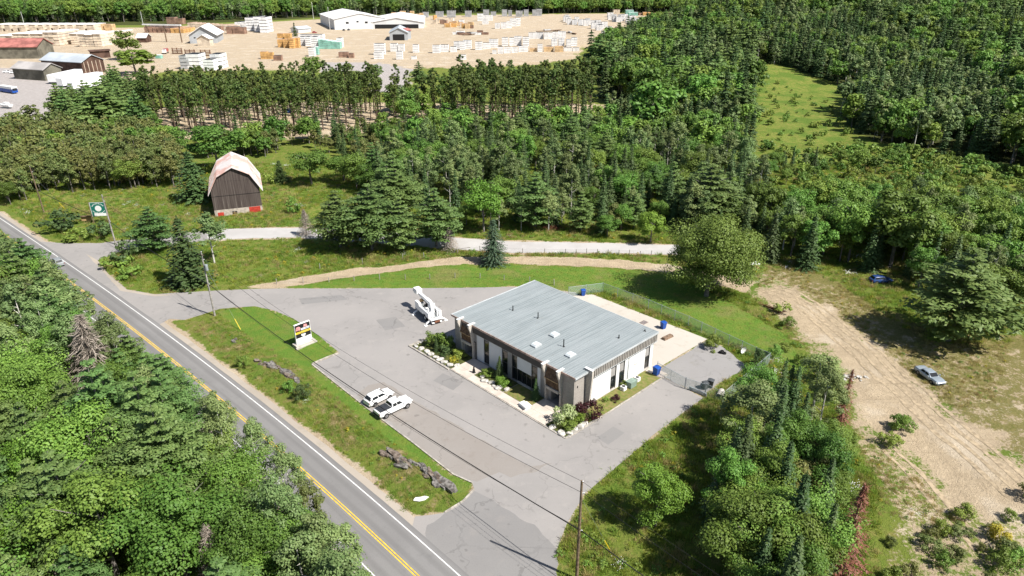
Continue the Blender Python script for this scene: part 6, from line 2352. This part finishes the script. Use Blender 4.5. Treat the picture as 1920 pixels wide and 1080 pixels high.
scatter(poly_px([(640, 340), (720, 318), (900, 262), (1120, 238), (1200, 215), (1300, 220), (1420, 270), (1420, 330), (1440, 470), (1300, 452), (1250, 440), (1000, 438), (870, 430), (830, 380), (720, 395)]), 5.3, [('aspen', 5, 7, 16), ('spruce', 4, 7, 15), ('broadleaf', 4, 5, 13), ('white_pine', 2, 9, 16), ('olive', 1, 6, 11), ('maple', .8, 6, 11)], 15, 'in the mixed wood behind the gravel road')
scatter(poly_px([(265, 200), (700, 192), (712, 200), (712, 238), (560, 258), (330, 262), (270, 240)]), 6.3, [('red_pine', 1, 15.5, 21.5)], 16, 'in the left stand of tall red pines', .3, minpd=0)
scatter(poly_px([(850, 196), (1115, 192), (1110, 236), (900, 245), (850, 240)]), 6.2, [('red_pine', 1, 18, 24)], 17, 'in the right stand of tall red pines', .3, minpd=0)
scatter(poly_px([(712, 205), (850, 200), (850, 240), (712, 240)]), 7.2, [('red_pine', 3, 15, 21), ('broadleaf', 2, 8, 13), ('aspen', 1, 10, 14)], 18, 'in the gap between the red pine stands', .35, minpd=0)
scatter(poly_px([(120, 215), (240, 180), (270, 215), (300, 255), (120, 250)]), 6.5, [('white_pine', 2, 14, 19), ('broadleaf', 2, 8, 12)], 19, 'beside the trailers above the olive wood')
belt = poly_px([(1408, 140), (1440, 92), (1600, 100), (1800, 150), (1900, 230), (1900, 300), (1820, 300), (1640, 268), (1590, 235), (1560, 205), (1600, 170), (1480, 145)])
scatter(belt, 5.8, [('spruce', 5, 11, 20), ('aspen', 2, 12, 17), ('broadleaf', 2.5, 9, 15), ('olive', .6, 9, 14)], 31, 'in the dark spruce belt by the meadow', avoid=[(meadow_poly, 1)])
scatter(big_right, 8.2, [('maple', .9, 9, 15), ('broadleaf', 7, 9, 18), ('spruce', 3.6, 12, 21), ('white_pine', 1.4, 15, 21), ('aspen', 4, 11, 19), ('olive', .8, 9, 14)], 20, 'in the large wood on the right', avoid=[(meadow_poly, 1), (yard_poly, 3), (belt, 0)], hs=1.2)
scatter(poly_px([(1420, 275), (1560, 282), (1640, 275), (1820, 305), (1960, 335), (2000, 470), (1900, 470), (1700, 400), (1560, 420), (1430, 430)]), 4.6, [('shrub', 7, 1.4, 4.2), ('broadleaf', 2, 3.5, 7), ('aspen', .7, 5, 9), ('spruce', .4, 5, 9)], 21, 'in the pale brush below the meadow')
scatter(poly_px([(1430, 430), (1560, 420), (1700, 400), (1900, 430), (2060, 480), (2060, 640), (1930, 610), (1860, 585), (1760, 560), (1700, 530), (1640, 512), (1560, 498), (1440, 488)]), 5.0, [('aspen', 4, 9, 14), ('broadleaf', 5, 9, 14), ('spruce', 3, 9, 14), ('white_pine', 1, 12, 16)], 22, 'at the upper edge of the dirt clearing')
scatter(poly_px([(1375, 830), (1430, 785), (1500, 782), (1540, 840), (1572, 905), (1570, 960), (1545, 1060), (1530, 1200), (1400, 1300), (1385, 1100), (1350, 1010), (1325, 900)]), 3.4, [('aspen', 4, 9, 15.5), ('spruce', 3, 9, 15), ('broadleaf', 3, 7, 12), ('olive', 1.4, 7, 11)], 23, 'in the lower right wood below the gate')
scatter(poly_px([(-400, 40), (120, 44), (480, 36), (760, 26), (1000, 22), (1240, 19), (1300, 16), (1300, -8), (-400, -8)]), 12.0, [('broadleaf', 5, 16, 27), ('spruce', 2, 17, 27), ('aspen', 2, 17, 26), ('maple', .8, 14, 22)], 24, 'in the far wood behind the lumber yard', avoid=[(yard_poly, 4)])
scatter([(60, 960), (430, 960), (520, 1500), (0, 1500)], 10.0, [('broadleaf', 5, 15, 25), ('spruce', 2, 15, 25), ('aspen', 2, 15, 24)], 33, 'in the far wood behind the right end of the yard', avoid=[(yard_poly, 6)])
scatter(poly_px([(-200, 420), (30, 395), (90, 440), (60, 452), (-200, 460)]), 5, [('shrub', 1, 2, 4)], 25, 'by the far left roadside')
# loose shrubs on open ground
scatter(poly_px([(1415, 150), (1590, 200), (1600, 262), (1500, 275), (1415, 265)]), 8.5, [('shrub', 1, .6, 2.8)], 26, 'on the bright meadow')
scatter(poly_px([(1640, 1010), (1760, 975), (1890, 960), (1960, 900), (1960, 1120), (1640, 1120)]), 3.0, [('shrub', 1, .8, 2.4)], 27, 'at the lower end of the dirt clearing')
scatter(poly_px([(1570, 820), (1640, 790), (1700, 800), (1690, 830), (1600, 850)]), 4.0, [('shrub', 1, 1.4, 2.6), ('aspen', 1, 4, 6)], 28, 'on the sandy bank below the rubble heap')
scatter(poly_px([(1450, 560), (1530, 640), (1560, 720), (1500, 720), (1440, 690), (1340, 770), (1310, 800), (1360, 740), (1450, 680)]), 5.0, [('shrub', 1, 1.2, 2.4)], 29, 'outside the chain link fence')
FEW = [('shrub', 110, 432, 396, 80), ('shrub', 185, 446, 414, 50), ('shrub', 234, 494, 452, 48), ('shrub', 148, 447, 428, 60), ('shrub', 215, 498, 478, 60), ('shrub', 245, 520, 500, 50), ('shrub', 567, 752, 722, 34), ('shrub', 537, 738, 716, 32), ('shrub', 455, 690, 665, 26), ('shrub', 500, 345, 318, 26), ('shrub', 548, 400, 370, 30), ('shrub', 1420, 690, 650, 30), ('shrub', 1340, 655, 630, 40), ('shrub', 1878, 1010, 982, 50), ('shrub', 1905, 1060, 1030, 50)]
FEWL = ['wide dark bush by the highway near the brown pole', 'dark bush under the green sign', 'dark bush at the gravel junction below the grey pole', 'light green bush by the highway under the notice board', 'leafy bush at the island tip of the gravel junction', 'low bush on the bank above the highway', 'dark green bush on the island below the rock outcrop', 'yellow green bush on the island beside the rock outcrop', 'small bush on the island near the pale boulder', 'bush behind the barn corner', 'light green bushes right of the barn', 'dark bush inside the fence corner beside the satellite dish', 'low bush behind the rear asphalt', 'bright yellow bush at the bottom right corner', 'yellow green bush at the bottom right corner']
for (k, bx, by, ty, wp), lb in zip(FEW, FEWL):
    plant_px(k, bx, by, ty, lb, wp, leafmat='needle_spruce' if 'dark' in lb else ('leaf_yellow' if 'bright yellow' in lb else None))

# nearest of each kind become single trees, the rest one far wood
KW = dict(broadleaf='leafy broadleaf tree', maple='bright maple tree', aspen='slim aspen tree', olive='olive green tree', spruce='pointed dark spruce', white_pine='layered white pine', red_pine='tall red pine', shrub='low shrub')
LIM = dict(broadleaf=290, maple=200, aspen=280, olive=280, spruce=280, white_pine=240, red_pine=290, shrub=240)
MARK = [((G(a[1], a[2]).x, G(a[1], a[2]).y), t_) for a, t_ in zip(SOLO, [
    'the lone blue spruce', 'the leftmost gravel road pine', 'the tallest gravel road pine', None, 'the rightmost gravel road pine', None, 'the bright gravel road maple', 'the broad dense pine', 'the huge willow', 'the pine behind the willow', 'the large clearing edge pine',
    'the dark barn spruce', 'the tree behind the barn', 'the junction pine', 'the drooping junction spruce', 'the junction aspen', 'the round field tree', 'the pale field tree', 'the small field conifer', 'the bright slope tree', 'the low bright roadside tree', None, 'the narrow spruce above the sand',
    'the small red dead spruce', 'the tall red dead spruce', 'the pale birch', 'the bare grey conifer', 'the bare corner tree', 'the bare twigs at the bottom', 'the red dead spruce at the left edge', None, None, 'the left crate spruce', 'the right crate spruce', 'the dark trailer pine', None,
    'the left gravel poplar', 'the right gravel poplar', None, 'the bushy yard trees', None, 'the light tree above the red pines', 'the slim tree in the pine gap', 'the pointed pine in the gap', 'the tall yard end spruce', 'the big meadow spruce', 'the large round clearing tree', 'the tall gate aspen', 'the big tree above the blue car', None])
    if t_]
for px, t_ in (((84, 403), 'the brown left pole'), ((107, 490), 'the silver highway car'), ((403, 592), 'the transformer pole'), ((560, 640), 'the business sign'), ((740, 770), 'the white pickup'), ((1081, 1086), 'the foreground pole'), ((448, 400), 'the barn'), ((543, 212), 'the blue pickup among pines'), ((1742, 709), 'the old silver sedan'), ((1598, 707), 'the rubble heap'), ((1392, 664), 'the satellite dish'), ((1650, 530), 'the dark blue car')):
    MARK.append(((G(*px).x, G(*px).y), t_))
for xy, t_ in ((G(1600, 170), "the meadow's upper right corner"), (G(1590, 252), "the meadow's lower right corner"), (G(1412, 256), "the meadow's lower left corner"), (Vector((430, 560, 0)), "the photo's upper right corner"), (Vector((200, 560, 0)), 'the top edge above the meadow'), (Vector((300, 420, 0)), 'the dark spruce belt centre'),
               (G(280, 242), 'the left end of the pine stand'), (G(1108, 225), 'the right end of the pine stand'), (G(700, 240), 'the middle of the pine stand'), (G(420, 250), 'the pines above the barn'), (G(960, 225), 'the pines above the bright maple'), (G(15, 345), 'the left edge by the field'), (G(200, 352), 'the middle of the field edge'), (G(120, 285), 'the gravel edge below the poplars'), (G(300, 290), 'the wood corner above the spruce'), (G(1650, 350), 'the middle of the pale brush'), (G(1850, 380), 'the right end of the pale brush')):
    MARK.append(((xy.x, xy.y), t_))
rest, keep = [], []
cnt = {}
for c in sorted(cand, key=lambda c: math.hypot(c[1], c[2])):
    k = c[0]
    if c[2] > 720:
        rest.append(c)
        continue
    cnt[k] = cnt.get(k, 0) + 1
    (keep if cnt[k] <= LIM[k] else rest).append(c)
slots = {}
for c in keep:
    (mx, my), mk = min(MARK, key=lambda m: (m[0][0] - c[1]) ** 2 + (m[0][1] - c[2]) ** 2)
    dx, dy = c[1] - mx, c[2] - my
    d_ = ('right of' if dx > 0 else 'left of') if abs(dx) > abs(dy) else ('behind' if dy > 0 else 'in front of')
    slots.setdefault((c[0], mk, d_), []).append((math.hypot(dx, dy), c))
for (k, mk, d_), lst in slots.items():
    lst.sort(key=lambda q: q[0])
    for i, (_, c) in enumerate(lst):
        if i < 20:
            lb = '%s, %s %s %s' % (KW[k], 'nearest' if i == 0 else ORD[i] + ' nearest', d_, mk)
        else:
            lb = '%s among those farther %s %s' % (KW[k], d_, mk)
        plant(k, c[1], c[2], c[3], lb, KW[k] + 's around ' + mk, w=c[5], leafmat='leaf_olive' if k == 'shrub' and 'lower end' in c[4] and i % 3 else None)
print('trees', cnt, 'rest', len(rest))


# ---- instanced masses (one object each): far wood, grass
def instancer(name, pts, idx, scl, rot, objs, kind='stuff'):
    col = bpy.data.collections.new(name + '_sources')
    for o in objs:
        col.objects.link(o)
    me = bpy.data.meshes.new(name)
    pts = np.asarray(pts, np.float32)
    me.vertices.add(len(pts))
    me.vertices.foreach_set('co', pts.reshape(-1))
    for an, ty, val, f in (('pick', 'INT', idx, 'value'), ('turn', 'FLOAT', rot, 'value'), ('size', 'FLOAT_VECTOR', scl, 'vector')):
        a = me.attributes.new(an, ty, 'POINT')
        a.data.foreach_set(f, np.asarray(val, np.int32 if ty == 'INT' else np.float32).reshape(-1))
    o = bpy.data.objects.new(name, me)
    COL.objects.link(o)
    ng = bpy.data.node_groups.new(name, 'GeometryNodeTree')
    ng.interface.new_socket('Geometry', in_out='INPUT', socket_type='NodeSocketGeometry')
    ng.interface.new_socket('Geometry', in_out='OUTPUT', socket_type='NodeSocketGeometry')
    N, Lk = ng.nodes, ng.links
    gi, go = N.new('NodeGroupInput'), N.new('NodeGroupOutput')
    ci = N.new('GeometryNodeCollectionInfo')
    ci.inputs['Collection'].default_value = col
    ci.inputs['Separate Children'].default_value = True
    ci.inputs['Reset Children'].default_value = True
    ip = N.new('GeometryNodeInstanceOnPoints')
    ip.inputs['Pick Instance'].default_value = True

    def attr(nm, ty):
        n = N.new('GeometryNodeInputNamedAttribute')
        n.data_type = ty
        n.inputs['Name'].default_value = nm
        return n.outputs[0]
    cx = N.new('ShaderNodeCombineXYZ')
    Lk.new(attr('turn', 'FLOAT'), cx.inputs['Z'])
    Lk.new(gi.outputs[0], ip.inputs['Points'])
    Lk.new(ci.outputs[0], ip.inputs['Instance'])
    Lk.new(attr('pick', 'INT'), ip.inputs['Instance Index'])
    Lk.new(cx.outputs[0], ip.inputs['Rotation'])
    Lk.new(attr('size', 'FLOAT_VECTOR'), ip.inputs['Scale'])
    Lk.new(ip.outputs[0], go.inputs[0])
    md = o.modifiers.new('scatter', 'NODES')
    md.node_group = ng
    return tag(o, kind=kind)


src, order = [], {}
for k in ('aspen', 'broadleaf', 'maple', 'olive', 'red_pine', 'shrub', 'spruce', 'white_pine'):
    for s in range(3):
        cr, tr = proto(k, 2, s)
        nv = len(cr.vertices)
        v = np.empty(nv * 3, np.float32)
        cr.vertices.foreach_get('co', v)
        tv = np.empty(len(tr.vertices) * 3, np.float32)
        tr.vertices.foreach_get('co', tv)
        fq = [list(p.vertices) for p in tr.polygons]
        q4 = np.array([f for f in fq if len(f) == 4], int)
        me = raw_mesh('wood_tree', np.concatenate([v.reshape(-1, 3), tv.reshape(-1, 3)]), np.concatenate([np.arange(nv).reshape(-1, 4), q4 + nv]))
        me.materials.append(M[LEAF[k]])
        me.materials.append(M[BARK[k]])
        mi = np.zeros(len(me.polygons), np.int32)
        mi[nv // 4:] = 1
        me.polygons.foreach_set('material_index', mi)
        order[(k, s)] = len(src)
        src.append(bpy.data.objects.new('far_tree_source_%02d' % len(src), me))
rs = RS(5)
if rest:
    instancer('far_wood', [(c[1], c[2], hz(c[1], c[2])) for c in rest], [order[(c[0], rs.randint(3))] for c in rest],
              [(c[3] / HT[c[0]] * c[5], c[3] / HT[c[0]] * c[5], c[3] / HT[c[0]]) for c in rest], rs.uniform(0, 6.28, len(rest)), src)


def tuft(n, h, spread, rs, wid=.05):
    c = np.stack([rs.normal(size=n) * spread, rs.normal(size=n) * spread, np.zeros(n)], 1)
    hh = h * rs.uniform(.5, 1.2, n)
    ln = np.stack([rs.normal(size=n) * .35, rs.normal(size=n) * .35, np.ones(n)], 1)
    ln = unit(ln)
    side = unit(np.cross(ln, rs.normal(size=(n, 3))))
    v = np.stack([c - side * wid, c + side * wid, c + ln * hh[:, None] + side * wid * .3, c + ln * hh[:, None] - side * wid * .3], 1).reshape(-1, 3)
    return raw_mesh('tuft', v, np.arange(len(v)).reshape(-1, 4))


gsrc = []
for i in range(6):
    me = tuft(42, (.55, .7, .45, .6, .8, .5)[i], .28, rs, .03)
    me.materials.append(M['grass_blade' if i < 4 else 'grass_dry'])
    gsrc.append(bpy.data.objects.new('tuft_source_%d' % i, me))
for i in range(2):
    v = crown_broad(.8, .5, 130, .12, rs, 0, 8)
    me = raw_mesh('weed', v, np.arange(len(v)).reshape(-1, 4))
    me.materials.append(M['leaf_shrub' if i == 0 else 'leaf_yellow'])
    gsrc.append(bpy.data.objects.new('tuft_source_%d' % (6 + i), me))
v = cards(np.stack([rs.normal(size=40) * .4, rs.normal(size=40) * .4, rs.uniform(.3, .8, 40)], 1), np.tile([0, -.4, 1.0], (40, 1)), .10, .10, rs)
me = raw_mesh('flower', v, np.arange(len(v)).reshape(-1, 4))
me.materials.append(M['white_stuff'])
gsrc.append(bpy.data.objects.new('tuft_source_8', me))

N_ = 150000
X = rs.uniform(-150, 150, N_)
Y = 40 + 190 * rs.uniform(0, 1, N_) ** 1.25
ok = np.abs(X) < Y * .8 + 4
X, Y = X[ok], Y[ok]
dp = np.full(X.shape, 1e9)
for p in PAVED:
    dp = np.minimum(dp, sdf(p, X, Y))
BI = BMAT.inverted()
lx = BI[0][0] * X + BI[0][1] * Y + BI[0][3]
ly = BI[1][0] * X + BI[1][1] * Y + BI[1][3]
ok = (dp > .35) & ~((lx > -5.6) & (lx < 20) & (ly > -3.6) & (ly < 34))
sand_d = np.minimum(np.minimum(sdf(trail_poly, X, Y), sdf(track_poly, X, Y)), sdf(road_poly, X, Y) - 3)
inclear = sdf(clear_poly, X, Y) < 0
mown = np.minimum(sdf(mown_poly, X, Y), sdf(strip_poly, X, Y))
patch = fbm(X / 6, Y / 6, 77)
ok &= ((sand_d > .3) & ~(inclear & (patch < .39))) | (sdf(lawn_poly, X, Y) < 0)
ok &= (rs.uniform(0, 1, len(X)) < np.where(mown < 0, .35, .25 + .95 * np.clip((patch - .3) / .4, 0, 1)))
X, Y, mown, patch, inclear = X[ok], Y[ok], mown[ok], patch[ok], inclear[ok]
dryp = np.clip(.12 + .75 * inclear + .3 * (fbm(X / 11, Y / 11, 8) > .55), 0, 1)
r1 = rs.uniform(0, 1, len(X))
idx = np.where(r1 < dryp, rs.randint(4, 6, len(X)), rs.randint(0, 4, len(X)))
weed = rs.uniform(0, 1, len(X))
idx = np.where((weed > .90) & (mown > 0), 6, idx)
idx = np.where((weed > .985) & (mown > 0), 7, idx)
idx = np.where((weed > .972) & (weed < .985) & (mown > 0) & (fbm(X / 9, Y / 9, 55) > .5), 8, idx)
sc = np.where(mown < 0, .25, rs.uniform(.45, 1.1, len(X))) * np.where(inclear | (sdf(lawn_poly, X, Y) < 0), .6, 1)
Z = np.array([hz(a, b_) for a, b_ in zip(X, Y)])
instancer('grass', np.stack([X, Y, Z - .03], 1), idx, np.stack([sc * 1.3, sc * 1.3, sc], 1), rs.uniform(0, 6.28, len(X)), gsrc)
print('grass', len(X))
